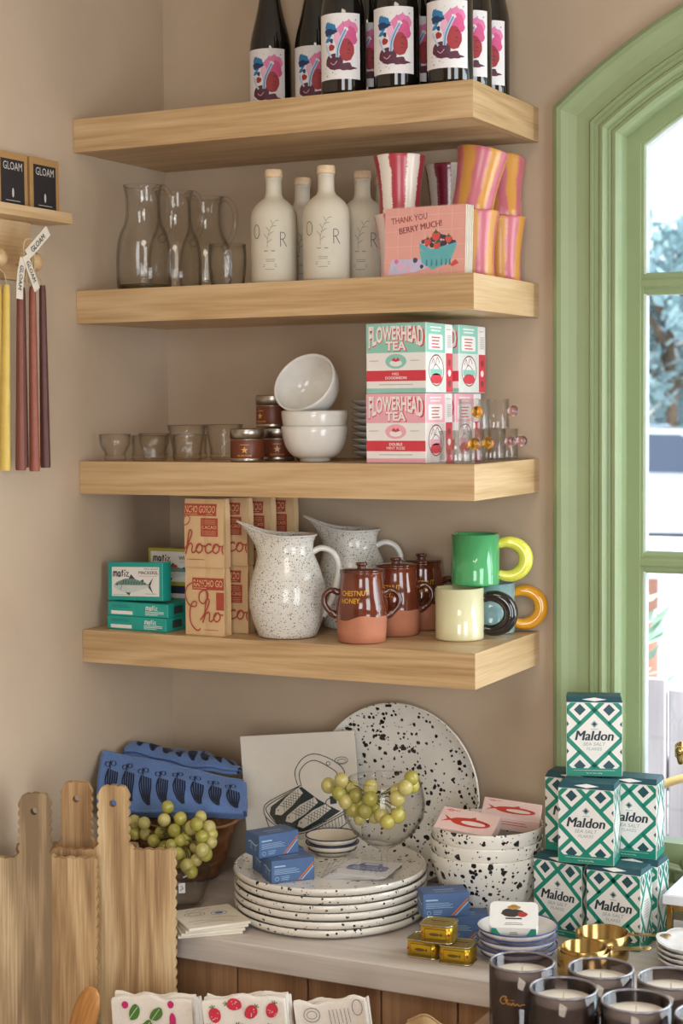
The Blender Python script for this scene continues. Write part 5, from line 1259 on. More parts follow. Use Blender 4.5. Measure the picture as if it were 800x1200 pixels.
def cloth_sheet(label,c00,c10,c01,c11,bulge,layers,artseed,group,fold=.006):
    """a folded cloth: stacked layers between four corners (c00 lower left, c10 lower right, c01 upper left, c11 upper right)"""
    t=thing('folded_cloth',label,'cloth',(0,0,0),0,group); C=[Vector(c) for c in (c00,c10,c01,c11)]
    nrm=(C[1]-C[0]).cross(C[2]-C[0]).normalized()
    base=C[0].copy(); t.location=base; C=[c-base for c in C]
    def S(u,v,d=0.0):
        p_=(C[0]*(1-u)+C[1]*u)*(1-v)+(C[2]*(1-u)+C[3]*u)*v
        h=bulge*math.sin(PI*min(1,max(0,v)))**.8*(.6+.4*math.sin(PI*u))+.0045*math.sin(7*u+3*v+artseed)+.0022*math.sin(19*u-5*v)+.004*math.sin(5*v+2*u)
        return p_+nrm*(h+d)
    for k in range(layers):
        d0=-(k+1)*fold; b=MB(); off=.012*k
        nu,nv=30,16; sh=lambda u,v:(u,v)
        # closed sheet: top, bottom and rounded edges
        ring=[]
        prof_=[(1.0,0.0)]+[(1+.022*math.sin(a),-.5+.5*math.cos(a)) for a in (PI*.25,PI*.5,PI*.75)]+[(1.0,-1.0)]
        b.grid(lambda u,v: tuple(S(u-off*.4,v,d0+fold)),nu,nv,0,True); b.grid(lambda u,v: tuple(S(1-u-off*.4,v,d0+.0008)),nu,nv,0,True)
        for side in ('L','R','B','T'):
            def eg(u,v,side=side):
                a=PI*v; o_=.012*math.sin(a); d=d0+.0008+(fold-.0008)*(1+math.cos(a))/2
                if side=='L': p_=S(0-off*.4,1-u,d); q_=C[0]-C[1]
                elif side=='R': p_=S(1-off*.4,u,d); q_=C[1]-C[0]
                elif side=='B': p_=S(u-off*.4,0,d); q_=C[0]-C[2]
                else: p_=S(1-u-off*.4,1,d); q_=C[2]-C[0]
                return tuple(p_+q_.normalized()*o_*.5)
            b.grid(eg,24,5,0,True)
        b.build('fold',CLB,t)
    q=Print(); r=random.Random(artseed); n=8
    for k in range(n):
        x=.05+k*.122; y=.34+.03*r.uniform(-1,1)
        for j in range(5): q.line([(x+.016*j,y+.34-.01*j),(x+.004+.016*j,y+.12),(x+.020+.010*j,y-.10),(x+.052+.002*j,y-.24)],.011,CLD,lay=1,smooth=4)
        q.line([(x,y+.34),(x-.012,y+.12),(x+.014,y-.14),(x+.05,y-.25)],.010,CLD,lay=1,smooth=4)
        for s in (-1,1): q.ring(x+.01+s*.020,y+.44+.02*s,.016,.05,.008,CLD,lay=1,n=14)
        q.line([(x+.01,y+.34),(x+.006,y+.50)],.008,CLD,lay=1)
    q.to('printed_motif',t,lambda x,y,l: tuple(S(x,y,.0011)))
    return t
G='folded blue cloths in the wooden bowl'
cloth_sheet('front folded blue cloth with navy bean drawings',(.040,-.322,.796),(.302,-.240,.796),(.014,-.270,.890),(.268,-.182,.836),.014,4,2,G,.009)
cloth_sheet('rear folded blue cloth behind the front one',(.022,-.206,.880),(.236,-.142,.846),(.020,-.130,.884),(.190,-.085,.852),.010,2,7,G,.008)
# stacked coasters at the left front corner
for k in range(4):
    t=thing('paper_coaster',['lowest square coaster at the front edge of the worktop','second square coaster at the front edge of the worktop','third square coaster at the front edge of the worktop','top square coaster with blue line drawings at the front edge of the worktop'][k],'coaster',(.327+.003*k,-.420-.002*(k%2),ZC+.0052*k),.70+.06*k,'square coasters left of the plates')
    MB().box(-.056,.056,-.056,.056,0,.0050,.0008).build('card_stock',PAPER,t)
    if k==3:
        q=Print()
        q.ring(-.02,.02,.018,.012,.0010,INK,lay=1); q.ring(-.02,.02,.012,.007,.0010,INK,lay=1); q.ring(.022,.012,.014,.011,.0012,M('coaster blue','#5c71b5',rough=.6),lay=1); q.blob(.022,.012,.008,.006,MT['coaster blue'],14,.1,2,1,lay=1)
        for (a,b_,c,d) in ((-.045,-.02,.01,-.03),(-.04,-.034,.03,-.04),(.0,-.012,.045,-.022)): q.line([(a,b_),((a+c)/2,(b_+d)/2+.006),(c,d)],.0010,INK,lay=1,smooth=4)
        q.line([(-.03,.040),(-.022,.044),(-.016,.040),(-.008,.045),(.0,.040),(.008,.044),(.014,.041)],.0012,INK,lay=1,smooth=3)
        q.flat('printed_drawing',t,(0,0,.0050),(1,0,0),(0,1,0),.00006,.0002)
# splattered bowls
G='black splattered deep bowls'
sbw=thing('deep_bowl','x','bowl',(.748,-.160,ZC),0,G)
MB().lathe([(.0005,0),(.050,0),(.056,.002),(.066,.018),(.079,.046),(.090,.078),(.0965,.104),(.0995,.1195),(.0985,.122),(.0962,.1195),(.0930,.100),(.085,.068),(.070,.032),(.050,.010),(.0005,.008)],64).build('bowl_body',SPK,sbw)
rim=MB(); rim.tube([(.0980*math.cos(2*PI*i/64),.0980*math.sin(2*PI*i/64),.1210) for i in range(64)],.0013,6,closed=True); rim.build('rim',SPK,sbw)
sbw['label']='lowest black splattered deep bowl beside the salt boxes'
dup(sbw,'middle black splattered deep bowl of the three',(.748,-.160,ZC+.0235),1.3); dup(sbw,'top black splattered deep bowl holding the pink boxes',(.748,-.160,ZC+.0475),2.4)
PKB=M('pink box card','#e8c9c2',rough=.5,var=.03); PKR=M('pink box red','#c8402f',rough=.5); PKW=M('pink box pale','#ecdcd6',rough=.5)
def pinkbox(label,loc,rot):
    w,d,h=.104,.060,.026
    t=thing('pink_tin_box',label,'box',loc,0,'pink fish boxes in the splattered bowl'); t.rotation_euler=rot
    MB().box(-w/2,w/2,-d/2,d/2,0,h,.0008).build('carton',PKB,t)
    q=Print(); q.rect(-w/2+.001,-d/2+.001,w/2-.001,d/2-.001,PKB,lay=0); q.blob(.006,-.004,.036,.0115,PKR,26,.03,1,1,lay=1); q.poly([(-.026,-.004),(-.044,.008),(-.036,-.003),(-.046,-.012)],PKR,lay=1); q.blob(.012,-.005,.022,.0055,PKW,20,lay=2); q.poly([(.000,.006),(.012,.013),(.014,.005)],PKR,lay=1); q.blob(.034,-.001,.0016,.0016,BLACKP,8,lay=3)
    q.lines(-.044,-.01,.021,PKR,1,.004,.0012,3); q.ring(-.036,.021,.004,.003,.0010,PKR,lay=2)
    q.flat('printed_top',t,(0,0,h),(1,0,0),(0,1,0),.00006,.0002)
    q=Print(); q.lines(.008,.09,.017,PKR,2,.005,.0012,5); q.flat('printed_side',t,(-w/2,-d/2,0),(1,0,0),(0,0,1),.00006,.0002)
pinkbox('left pink fish box with a red fish, resting in the top bowl',(.724,-.188,ZC+.1540),(.42,.10,.10))
pinkbox('right pink fish box tilted in the top bowl',(.772,-.106,ZC+.1600),(.30,.12,.30))
# gold sardine tins
GLD=M('gold tin','#c9a52c',rough=.28,metal=.75,var=.06,vs=40); SLV=M('tin seam','#c9c4b4',rough=.25,metal=1); GPR=M('tin dark print','#5d4a16',rough=.5); GRD=M('tin red print','#a5372a',rough=.5); GOL=M('tin olive top','#a08d33',rough=.35,metal=.5)
def rrect(w,d,r,n=5):
    P=[]
    for (cx,cy,a0) in ((w/2-r,d/2-r,0),(-w/2+r,d/2-r,PI/2),(-w/2+r,-d/2+r,PI),(w/2-r,-d/2+r,1.5*PI)):
        for i in range(n+1): a=a0+PI/2*i/n; P.append((cx+r*math.cos(a),cy+r*math.sin(a)))
    return P
def goldtin(label,loc,rz):
    w,d,h=.054,.046,.0300
    t=thing('sardine_tin',label,'tin',loc,rz,'gold sardine tins')
    MB().prism(rrect(w,d,.010),.002,h-.002,smooth_side=True).build('tin_body',GLD,t)
    MB().prism(rrect(w+.0022,d+.0022,.011),0,.0022,smooth_side=True).build('bottom_seam',SLV,t)
    s=MB(); s.tube([(x,y,h-.001) for x,y in rrect(w+.0006,d+.0006,.0102)],.0014,6,closed=True); s.build('top_seam',SLV,t)
    MB().prism(rrect(w-.003,d-.003,.009),h-.0022,h-.0012).build('tin_lid',GOL,t)
    q=Print(); q.line([(-.018,.006),(.018,.006),(.018,.0235),(-.018,.0235)],.0014,GPR,lay=1,closed=True); q.blob(-.002,.0145,.009,.0026,GPR,16,.04,1,1,lay=2); q.poly([(.006,.0145),(.011,.0175),(.011,.0115)],GPR,lay=2); q.poly(star(-.0225,.015,.0036),GRD,lay=1); q.poly(star(.0225,.015,.0036),GRD,lay=1)
    q.flat('printed_front',t,(0,-d/2,0),(1,0,0),(0,0,1),.00006,.0003)
    q=Print(); q.line([(-.020,-.016),(.020,-.016),(.020,.016),(-.020,.016)],.0009,GPR,lay=1,closed=True); q.rect(-.016,.004,.016,.009,GPR,lay=1); q.rect(-.012,-.004,.012,-.001,GRD,lay=1); q.lines(-.014,.014,-.011,GPR,1,.003,.0008,2,'c'); q.flat('printed_lid',t,(0,0,h-.0012),(1,0,0),(0,1,0),.00005,.0002)
goldtin('left gold sardine tin on the worktop',(.7340,-.3935,ZC),.02); goldtin('right gold sardine tin on the worktop',(.7935,-.4000,ZC),.10); goldtin('gold sardine tin balanced on the other two',(.7605,-.4000,ZC+.0305),.12)
# fish pack on the top dish
PKG=M('pack green','#2f9c84',rough=.45); PKK=M('pack dark print','#3a3436',rough=.5); PKH=M('pack straw','#b98f4e',rough=.5)
fp=thing('fish_pack','white and green fish pack with a straw hat picture on the blue rimmed dish','pack',(.8760,-.3630,ZC+.0600)); fp.rotation_euler=(.50,0,.34)
MB().prism(rrect(.078,.058,.010),0,.022,smooth_side=True).build('pack_body',FBW,fp)
q=Print(); q.poly([(x*.985,y*.985) for x,y in rrect(.078,.058,.010)],FBW,lay=0); q.blob(0,.016,.011,.0045,PKH,18,.08,1,1,lay=2); q.blob(0,.019,.006,.0035,PKH,14,0,1,1,lay=2); q.blob(-.002,.004,.019,.009,PKK,22,.12,3,1,lay=1); q.blob(.014,.001,.008,.006,GRD,16,.12,4,1,lay=3)
q.lines(-.018,.018,-.010,PKK,1,.003,.0030,3,'c'); q.lines(-.018,.018,-.019,PKK,2,.0032,.0010,3,'c')
q.flat('printed_top',fp,(0,0,.022),(1,0,0),(0,1,0),.00006,.0002)
q=Print(); q.poly([(-.036,.001),(-.018,.001),(-.028,.021),(-.036,.021)],PKG,lay=1); q.poly([(.036,.001),(.018,.001),(.028,.021),(.036,.021)],PKG,lay=1); q.lines(-.008,.008,.012,PKK,2,.004,.0012,3,'c'); q.flat('printed_side',fp,(0,-.029,0),(1,0,0),(0,0,1),.00006,.0003)
# salt boxes
SG=M('salt box green','#12856f',rough=.45,var=.03); SDK=M('salt box dark teal','#1d4a54',rough=.45); SWH=M('salt box white','#e4e2dd',rough=.45,var=.02); STXT=M('salt box ink','#20303a',rough=.5); SGY=M('salt box grey ink','#8fa0a0',rough=.5)
MW,MD,MH=.094,.058,.1345
def salt_art(w,h,front):
    q=Print(); q.rect(.0006,.0006,w-.0006,h-.0006,SWH,lay=0)
    def dia(cx,cy,rx,ry,m,lay): q.poly([(max(.0007,min(w-.0007,cx+a*rx)),max(.0007,min(h-.0007,cy+b*ry))) for a,b in ((1,0),(0,1),(-1,0),(0,-1))],m,lay)
    def band(x0,y0,x1,y1,wd,m,lay):
        # clip a straight band to the face
        d=Vector((x1-x0,y1-y0)); L=d.length; d/=L; n=Vector((-d.y,d.x))*wd/2
        P=[(x0-n.x,y0-n.y),(x1-n.x,y1-n.y),(x1+n.x,y1+n.y),(x0+n.x,y0+n.y)]
        def clip(P,ax,lim,keep):
            o=[]
            for i in range(len(P)):
                a,b=P[i],P[(i+1)%len(P)]; ia=(a[ax]<=lim) if keep<0 else (a[ax]>=lim); ib=(b[ax]<=lim) if keep<0 else (b[ax]>=lim)
                if ia: o.append(a)
                if ia!=ib:
                    t=(lim-a[ax])/(b[ax]-a[ax]); o.append((a[0]+t*(b[0]-a[0]),a[1]+t*(b[1]-a[1])))
            return o
        for ax,lim,kp in ((0,.0007,1),(0,w-.0007,-1),(1,.0007,1),(1,h-.0007,-1)):
            P=clip(P,ax,lim,kp)
            if len(P)<3: return
        q.poly(P,m,lay)
    cx=w/2; cy=h*.52; s=1.0 if front else .62; RX=.047*s*2/2; RY=.047
    # lattice of diagonal bands
    for k in range(-3,4):
        o=k*.0485*s*2/2*1.0
        if k==0: continue
    for (sx) in (1,-1):
        for k in (-1,1):
            x0=cx+sx*0; 
            band(cx-sx*.10*s,cy+k*.0475-.10,cx+sx*.10*s,cy+k*.0475+.10,.0074,SG,1)
        for k in (-2,2): band(cx-sx*.10*s,cy+k*.0475-.10,cx+sx*.10*s,cy+k*.0475+.10,.0074,SG,1)
    for sx in (1,-1):
        for sy in (1,-1): band(cx+sx*.0237*s,cy+sy*.0237,cx+sx*.08*s,cy+sy*.08,.0066,SG,1)
    for (ax,ay) in ((-.0245*s*1.0-.0,.0480),(.0245*s,.0480),(-.0245*s,-.0480),(.0245*s,-.0480)):
        dia(cx+ax*1.0,cy+ay,.0100*s,.0100,SDK,2)
    for (ax,ay) in ((-.0475*s,.0235),(.0475*s,.0235),(-.0475*s,-.0235),(.0475*s,-.0235)): dia(cx+ax,cy+ay,.0050*s,.0050,SDK,2)
    q.rect(.0006,.0006,w-.0006,.0135,SG,lay=3)
    if front:
        q.lines(.012,w-.012,.0095,SWH,1,.003,.0010,2,'c'); q.text('Net Wt. 8.5oz (240g)',w/2,.0035,.0028,SWH,lay=5)
        dia(cx,cy+.0235,.0062,.0062,SGY,2); dia(cx,cy+.0235,.0035,.0035,STXT,3); q.lines(cx-.008,cx+.008,cy+.0145,SGY,1,.003,.0009,3,'c')
        q.text('Maldon',cx,cy-.0045,.0165,STXT,shear=.22,bold=.07,w=.064,lay=4); q.text('SEA SALT',cx,cy-.0135,.0058,SGY,shear=.2,w=.038,lay=4); q.text('FLAKES',cx,cy-.0215,.0052,SGY,shear=.2,w=.026,lay=4)
    else:
        for k in range(7): q.rect(cx-.010,cy+.013-.0045*k,cx+.010,cy+.0142-.0045*k,SGY,lay=3)
    return q
SALT=None
def make_salt():
    t=thing('salt_box','x','box',(0,0,0),0,'green and white sea salt boxes')
    b=MB(); b.box(0,MW,0,MD,0,MH-.008,.0006); b.build('carton',SWH,t)
    lid=MB(); lid.add([(0,0,MH-.008),(MW,0,MH-.008),(MW,MD,MH-.008),(0,MD,MH-.008),(.002,.010,MH),(MW-.002,.010,MH),(MW-.002,MD-.004,MH),(.002,MD-.004,MH)],[(0,1,5,4),(1,2,6,5),(2,3,7,6),(3,0,4,7),(4,5,6,7)]); lid.build('lid',SDK,t)
    q=Print(); q.poly([(.026,.005),(MW/2,.0085),(MW-.026,.005),(MW/2,.0015)],SWH,lay=1)
    s_=Vector((0,.010,.008)); q.flat('lid_mark',t,(0,0,MH-.008),(1,0,0),s_.normalized()*1.25,.00006,.0003)
    salt_art(MW,MH-.008,True).flat('printed_front',t,(0,0,0),(1,0,0),(0,0,1),.00006,.0002)
    salt_art(MD,MH-.008,False).flat('printed_side',t,(MW,0,0),(0,1,0),(0,0,1),.00006,.0002)
    return t
SALT=make_salt()
sspots=[(.8500,-.1990,ZC,-.20,'bottom left salt box standing beside the splattered bowls'),(.9540,-.2290,ZC,-.05,'bottom right salt box at the front of the pile'),(.9640,-.1640,ZC,-.04,'bottom salt box at the back right of the pile'),
        (.9060,-.2340,ZC+.1350,.12,'front salt box in the middle layer of the pile'),(.8580,-.1650,ZC+.1350,.02,'left rear salt box in the middle layer, mostly hidden'),(.9580,-.1600,ZC+.1350,.05,'right salt box in the middle layer of the pile'),
        (.9020,-.1800,ZC+.2700,.34,'single salt box on top of the pile')]
for i,(x,y,z,rz,l) in enumerate(sspots):
    if i==0: SALT.location=(x,y,z); SALT.rotation_euler[2]=rz; SALT['label']=l
    else: dup(SALT,l,(x,y,z),rz)
# brass measuring cups
def mcup(label,loc,R,h,rz):
    t=thing('measuring_cup',label,'cup',loc,rz,'brass measuring cups')
    MB().lathe([(.0005,0),(R-.004,0),(R-.001,.0015),(R,.005),(R,h),(R-.0012,h+.0006),(R-.0018,h),(R-.0018,.006),(R-.005,.0025),(.0005,.0022)],40).build('cup_body',BRASS,t)
    hb=MB(); hb.box(R-.001,R+.058,-.0060,.0060,h-.0030,h-.0006,.0006); hb.ball((R+.060,0,h-.0018),.0062,10,7,sc3=(1.2,1,.4)); hb=hb.build('handle',BRASS,t)
    rv=MB(); 
    for s in (-1,1): rv.ball((R+.006,s*.003,h-.0004),.0016,8,6)
    rv.build('rivet',BRASS,hb)
mcup('front large brass measuring cup beside the candles',(1.0020,-.3860,ZC),.0420,.044,.55)
mcup('second brass measuring cup nested in the front one',(1.0020,-.3860,ZC+.0035),.0365,.0450,.35) 
mcup('rear brass measuring cup in front of the salt boxes',(1.0010,-.2900,ZC),.0430,.044,.30)
# white scalloped dishes, marble tray stand, teal glass
SCW=M('white scallop glaze','#dcdad9',rough=.25,coat=.3)
sd=thing('scalloped_dish','x','dish',(1.150,-.268,ZC),0,'white scalloped dishes')
def scal(p_,a): 
    k=1+.055*abs(math.cos(4*a))*(p_[2]>.004); return (p_[0]*k,p_[1]*k,p_[2]+.0022*abs(math.cos(4*a))*(p_[2]>.01))
MB().lathe([(.0005,0),(.034,0),(.040,.002),(.052,.010),(.0610,.0165),(.0602,.0175),(.051,.012),(.039,.0045),(.0005,.004)],64,fn=scal).build('dish_body',SCW,sd)
rimt=MB(); rimt.tube([scal((.0606*math.cos(2*PI*i/64),.0606*math.sin(2*PI*i/64),.0170),2*PI*i/64) for i in range(64)],.0010,6,closed=True); rimt.build('rim',SCW,sd)
sd['label']='lowest white scalloped dish at the right edge'
for k in range(1,4): dup(sd,['','second white scalloped dish at the right edge','third white scalloped dish at the right edge','top white scalloped dish at the right edge'][k],(1.150,-.268,ZC+.0085*k))
mts=thing('marble_tray_stand','small marble topped stand with brass legs by the window','stand',(1.0750,-.2010,ZC))
MB().box(0,.26,0,.135,.0745,.0915,.002).build('marble_top',M('white marble','#dfe0e6',rough=.2,var=.10,vs=18,coat=.2),mts)
for x in (.006,.244):
    for y in (.004,.121): MB().box(x,x+.010,y,y+.010,0,.0740,.001).build('leg',BRASS,mts)
for y in (.004,.121): MB().box(.016,.244,y,y+.010,.064,.074,.001).build('crossbar',BRASS,mts)
tg=thing('teal_glass','teal glass jar under the marble stand','jar',(1.140,-.120,ZC))
MB().lathe([(.0005,0),(.026,0),(.029,.003),(.030,.03),(.028,.048),(.024,.054),(.0225,.056),(.022,.053),(.0005,.052)],32).build('jar_body',M('teal ceramic glass','#8fc3b5',rough=.15,coat=.5),tg)
MB().lathe([(.0005,.0565),(.0235,.0565),(.0245,.059),(.022,.062),(.0005,.063)],32).build('jar_lid',M('teal lid','#a5d0c4',rough=.2,coat=.4),tg)

# ================================================================== candles on the front table
SMK=thin_clear('smoky glass',(.58,.525,.53),.05,.03,edge=(.19,.155,.165),power=1.8)
RIMG=M('smoky glass rim','#77737a',rough=.08,coat=.8,spec=.8); WAXW=M('ivory wax','#e4dccb',rough=.5,var=.02,sss=.2); WAXS=M('wax behind glass','#a8988f',rough=.5)
cn=thing('jar_candle','x','candle',(0,0,0),0,'smoky glass candles')
pr=[(.0425,0),(.0445,.002),(.0450,.006),(.0450,.104)]
MB().lathe(shell(pr,.0035,.010),48).build('smoky_jar',SMK,cn)
rimt=MB(); rimt.tube([(.0433*math.cos(2*PI*i/48),.0433*math.sin(2*PI*i/48),.1042) for i in range(48)],.0019,8,closed=True); rimt.build('rim',RIMG,cn)
MB().lathe([(.0005,.0105),(.0405,.0105),(.0410,.012),(.0410,.0885),(.0395,.0895),(.010,.0900),(.0005,.0905)],44).build('wax',WAXW,cn)
MB().tube([(0,0,.089),(.0005,0,.099)],.0009,6).build('wick',M('wick','#c7b79c',rough=.9),CH[cn.name][-1])
q=Print(); q.line([(-.014,.058),(-.018,.062),(-.014,.068),(-.008,.069),(-.010,.066)],.0011,GOLDP,lay=1,smooth=5); q.line([(-.014,.058),(-.009,.060),(-.007,.066),(-.006,.058),(-.003,.061),(-.001,.058),(.002,.062),(.004,.058),(.007,.061),(.010,.058),(.014,.060),(.018,.0605)],.0009,GOLDP,lay=1,smooth=4); q.line([(-.012,.064),(.004,.0655)],.0006,GOLDP,lay=1)
q.ring(0,.020,.003,.004,.0006,GOLDP,lay=1)
q.cyl('gold_lettering',cn,.0450,math.radians(-90),0)
CTZ=CT+.0004
for i,(x,y,rz,l) in enumerate([(1.0353,-.7501,.05,'leftmost smoky glass candle in front of the worktop'),(1.1216,-.8268,.10,'smoky glass candle second from the left, in the front row'),(1.1409,-.7300,.4,'smoky glass candle in the rear row, beside the brass cups'),(1.2212,-.8329,.9,'smoky glass candle third in the front row, near the bottom edge'),(1.2380,-.7300,1.3,'smoky glass candle in the rear row at the right'),(1.3205,-.8420,1.0,'smoky glass candle cut by the bottom right corner')]):
    if i==0: cn.location=(x,y,CTZ); cn.rotation_euler[2]=rz; cn['label']=l
    else: dup(cn,l,(x,y,CTZ),rz)

# ================================================================== boards, spoon and cloths on the low bench
MANGO=wood('mango wood','#8a6a44','#b59468','#d2b78c',2,1.1,.6,ring=9,bump=.08,contrast=1.15)
MANG2=wood('mango wood brown','#775534','#a27d53','#c29e70',2,1.1,.6,ring=9,bump=.08,contrast=1.1)
MANG3=wood('mango wood grey','#80694c','#a88f6c','#c8b18c',2,1.1,.6,ring=9,bump=.08,contrast=1.2)
def board(label,loc,topz,rx,ry,mats,wide=.104):
    H=topz-loc[2]; hb=H-.108; t=thing('cutting_board',label,'board',loc,.42,'scalloped wooden cutting boards',rx,ry); th=.018
    N=int(hb/.0165); pit=hb/N; A=.0032
    def edge(x0,s):   # scalloped side from the bottom to the shoulder
        P=[]
        for i in range(N):
            for k in range(5):
                a=k/5; P.append((x0+s*A*(abs(math.sin(PI*a))-.5),pit*(i+a)))
        P.append((x0,hb)); return P
    def shoulder(x0,x1):
        n=max(2,int(abs(x1-x0)/.0165)); P=[]
        for i in range(n):
            for k in range(5):
                a=k/5; P.append((x0+(x1-x0)*(i+a)/n,hb+A*.8*(abs(math.sin(PI*a))-.5)))
        return P
    # left, centre-left with half the hole, centre-right, right staves
    xs=[-wide,-.030,.0,.030,wide]
    lft=[(-.030,0),(-.030,hb+.006)]+[(x,z) for x,z in shoulder(-.030,-wide)][1:]+list(reversed(edge(-wide,-1)))
    MB().prism(list(reversed(lft)),0,th,axis='y').build('stave',mats[0],t)
    rgt=[(.030,0)]+edge(wide,1)+list(reversed(shoulder(.030,wide)))[0:-1]+[(.030,hb+.006)]
    rgt=[(.030,0),(wide,0)]+edge(wide,1)[1:]+shoulder(wide,.030)[1:]+[(.030,hb+.006)]
    MB().prism(rgt,0,th,axis='y').build('stave',mats[1],t)
    hz=H-.030; hr=.0062; xh=.0255
    side=[]
    m_=6
    for i in range(m_):
        for k in range(5):
            a=k/5; side.append((xh+A*(abs(math.sin(PI*a))-.5),hb+.010+(H-.012-hb-.010)*(i+a)/m_))
    top=[(xh-.002,H-.010),(xh-.006,H-.003),(.013,H-.0005),(.008,H-.002),(.003,H+.0005),(0,H)]
    hole=[(hr*math.sin(PI*i/8),hz+hr*math.cos(PI*i/8)) for i in range(9)]
    half=[(0,0),(.030,0),(.030,hb+.004),(xh+.001,hb+.008)]+side+top+hole
    cen=MB(); cen.prism(half,0,th,axis='y'); cen.prism([(-x,z) for x,z in reversed(half)],0,th,axis='y'); cen.build('handle_stave',mats[2],t)
    return t
board('nearest pale scalloped cutting board cut by the left edge',(.148,-.676,.3606),.900,-.07,0,(MANG3,MANGO,MANG3))
board('scalloped cutting board leaning in the middle, with a blue glimpse through its hole',(.2455,-.588,.3606),.904,-.07,0,(MANG2,MANGO,MANGO))
board('rear brown scalloped cutting board, only its handle showing',(.1470,-.552,.3606),.896,-.05,0,(MANG2,MANG2,MANG2))
OLV=wood('olive wood','#9a6430','#c48d4e','#dcae74',2,1.3,.45,ring=12)
sp_=thing('wooden_spoon','olive wood spoon leaning in front of the cutting boards','spoon',(.215,-.745,.3608)); sp_.rotation_euler=(-.14,.30,0)
hd=MB(); hd.tube([(0,0,0),(0,0,.15)],[.007,.0065],10); hd.build('spoon_handle',OLV,sp_)
so=[(.0005,.145),(.008,.148),(.016,.165),(.0215,.19),(.0235,.215),(.022,.240),(.016,.258),(.008,.266),(.0005,.268)]
MB().lathe(so,24,fn=lambda p_,a:(p_[0],p_[1]*.32,p_[2])).build('spoon_bowl',OLV,sp_)
LIN=M('white linen','#e3dcd2',rough=.9,var=.04,vs=260,bump=.2); STB=M('strawberry print','#c72f45',rough=.85); LFG=M('leaf print','#4b7a2e',rough=.85); MGT=M('magenta print','#c3286b',rough=.85); SKB=M('sketch ink','#5b6076',rough=.85); TANL=M('tan linen','#b3946a',rough=.95,var=.12,vs=200,bump=.3)
def bundle(label,loc,rz,ry,w,h,layers,th,mat,art,rx=-.03):
    t=thing('folded_towel',label,'towel',loc,rz,'folded printed towels on the low bench',rx,ry)
    r=random.Random(hash(label)%1000 if False else len(label))
    for k in range(layers):
        hh=h-r.uniform(0,.006)-.002*k; ww=w-r.uniform(0,.004); y0=k*th; pts=[]
        # folded sheet: rounded top edge and soft sides
        b=MB(); nx=14; prof_=[]
        def S(u,v):
            x=-ww/2+ww*u
            wob=.0016*math.sin(7*u+k*2+loc[0]*30)+.0010*math.sin(17*u+k)
            zz=wob*2
            # v runs up the front, over the top, down the back
            if v<.42: return (x,y0+wob,(hh-th/2)*v/.42+zz*v/.42)
            if v<.58:
                a=(v-.42)/.16*PI; return (x,y0+th/2-th/2*math.cos(a)+wob,hh-th/2+th/2*math.sin(a)+zz)
            return (x,y0+th+wob,(hh-th/2)*(1-v)/.42+zz*(1-v)/.42)
        b.grid(S,nx,28,0,True)
        for u in (0,1):
            n=28; L=[S(u,j/n) for j in range(n+1)]; b.add(L,[tuple(range(n+1)) if u==0 else tuple(range(n,-1,-1))])
        b.build('fold',mat,t)
    q=Print(); art(q,w,h)
    q.to('printed_pattern',t,lambda x,y,l:(x,-.0030-.0001*l+.0016*math.sin(7*((x+w/2)/w)+loc[0]*30),y))
    return t
def art_rad(q,w,h):
    for (x,y,a) in ((-.030,h-.028,.3),(.008,h-.030,-.2),(-.010,h-.052,.1),(.030,h-.056,.2)):
        q.blob(x,y,.0135,.0085,LFG,18,.08,2,1,rot=a+.9,lay=1); q.line([(x-.009,y-.010),(x+.006,y+.009)],.0008,LIN,lay=2)
    for (x,y) in ((.036,h-.040),(-.045,h-.016),(.034,h-.013)): q.blob(x,y,.0055,.014 if y<h-.03 else .006,MGT,16,.05,1,1,lay=1)
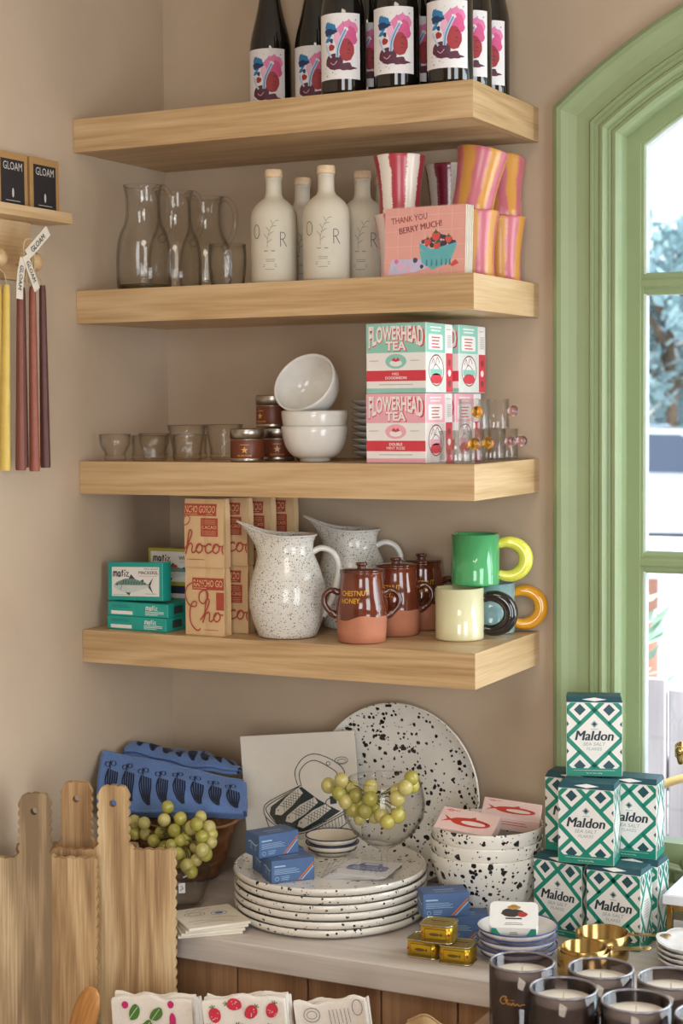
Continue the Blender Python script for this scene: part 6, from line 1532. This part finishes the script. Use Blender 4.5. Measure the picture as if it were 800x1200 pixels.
def art_straw(q,w,h):
    r=random.Random(4)
    for (x,y,a) in ((-.046,h-.028,.2),(-.014,h-.013,1.4),(.012,h-.026,-.8),(.046,h-.024,-.4),(-.055,h-.056,.3),(-.004,h-.055,.6),(.040,h-.060,.1),(-.03,h-.085,.2),(.02,h-.09,.5)):
        q.blob(x,y,.0095,.0120,STB,20,.05,1,1,rot=a,lay=1)
        for k in range(7): q.blob(x+r.uniform(-.006,.006),y+r.uniform(-.008,.006),.0008,.0008,LIN,6,lay=2)
        tx=x-math.sin(a)*.0115; ty=y+math.cos(a)*.0115
        for s in (-1,0,1): q.line([(tx,ty),(tx+.006*math.sin(s*.9-a),ty+.005*math.cos(s*.9-a))],.0014,LFG,lay=2)
def art_sk(q,w,h):
    q.ring(-.028,h-.022,.013,.011,.0010,SKB,lay=1); q.ring(-.028,h-.022,.008,.006,.0008,SKB,lay=1)
    for k in range(6): q.line([(.000+.006*k,h-.016),(.002+.006*k,h-.042+.004*(k%2))],.0008,SKB,lay=1)
    q.ring(.045,h-.016,.008,.012,.0010,SKB,lay=1); q.ring(.018,h-.062,.018,.012,.0009,SKB,lay=1); q.line([(-.05,h-.05),(-.03,h-.046),(-.034,h-.075)],.0009,SKB,lay=1,smooth=3)
bundle('white towel with radishes and green leaves',(.388,-.668,.3640),.20,-.06,.138,.236,4,.011,LIN,art_rad)
bundle('white towel with red strawberries',(.565,-.660,.3680),.28,-.10,.134,.256,4,.012,LIN,art_straw)
bundle('white towel with grey ink sketches',(.694,-.600,.3690),.26,-.14,.116,.250,3,.011,LIN,art_sk)
# tan crumpled linen
tl=thing('linen_cloth','tan crumpled linen cloth at the bottom of the picture','cloth',(.885,-.590,.3608))
b=MB()
def TS(u,v):
    x=-.095+.19*u; 
    zt=.236+.007*math.sin(5.2*u+.6)+.004*math.sin(13*u)+.008*u
    a=PI*v; y=-.045*math.cos(a)*(1+.12*math.sin(9*u)); z=zt*math.sin(a)**.35+.003*math.sin(21*u+9*v)
    return (x,y,max(.0,z))
b.grid(TS,40,28,0,True); b.build('cloth_sheet',TANL,tl)
hem=MB(); hem.tube([(TS(i/40,.5)[0],TS(i/40,.5)[1],TS(i/40,.5)[2]) for i in range(41)],.003,6); hem.build('hem',TANL,tl)
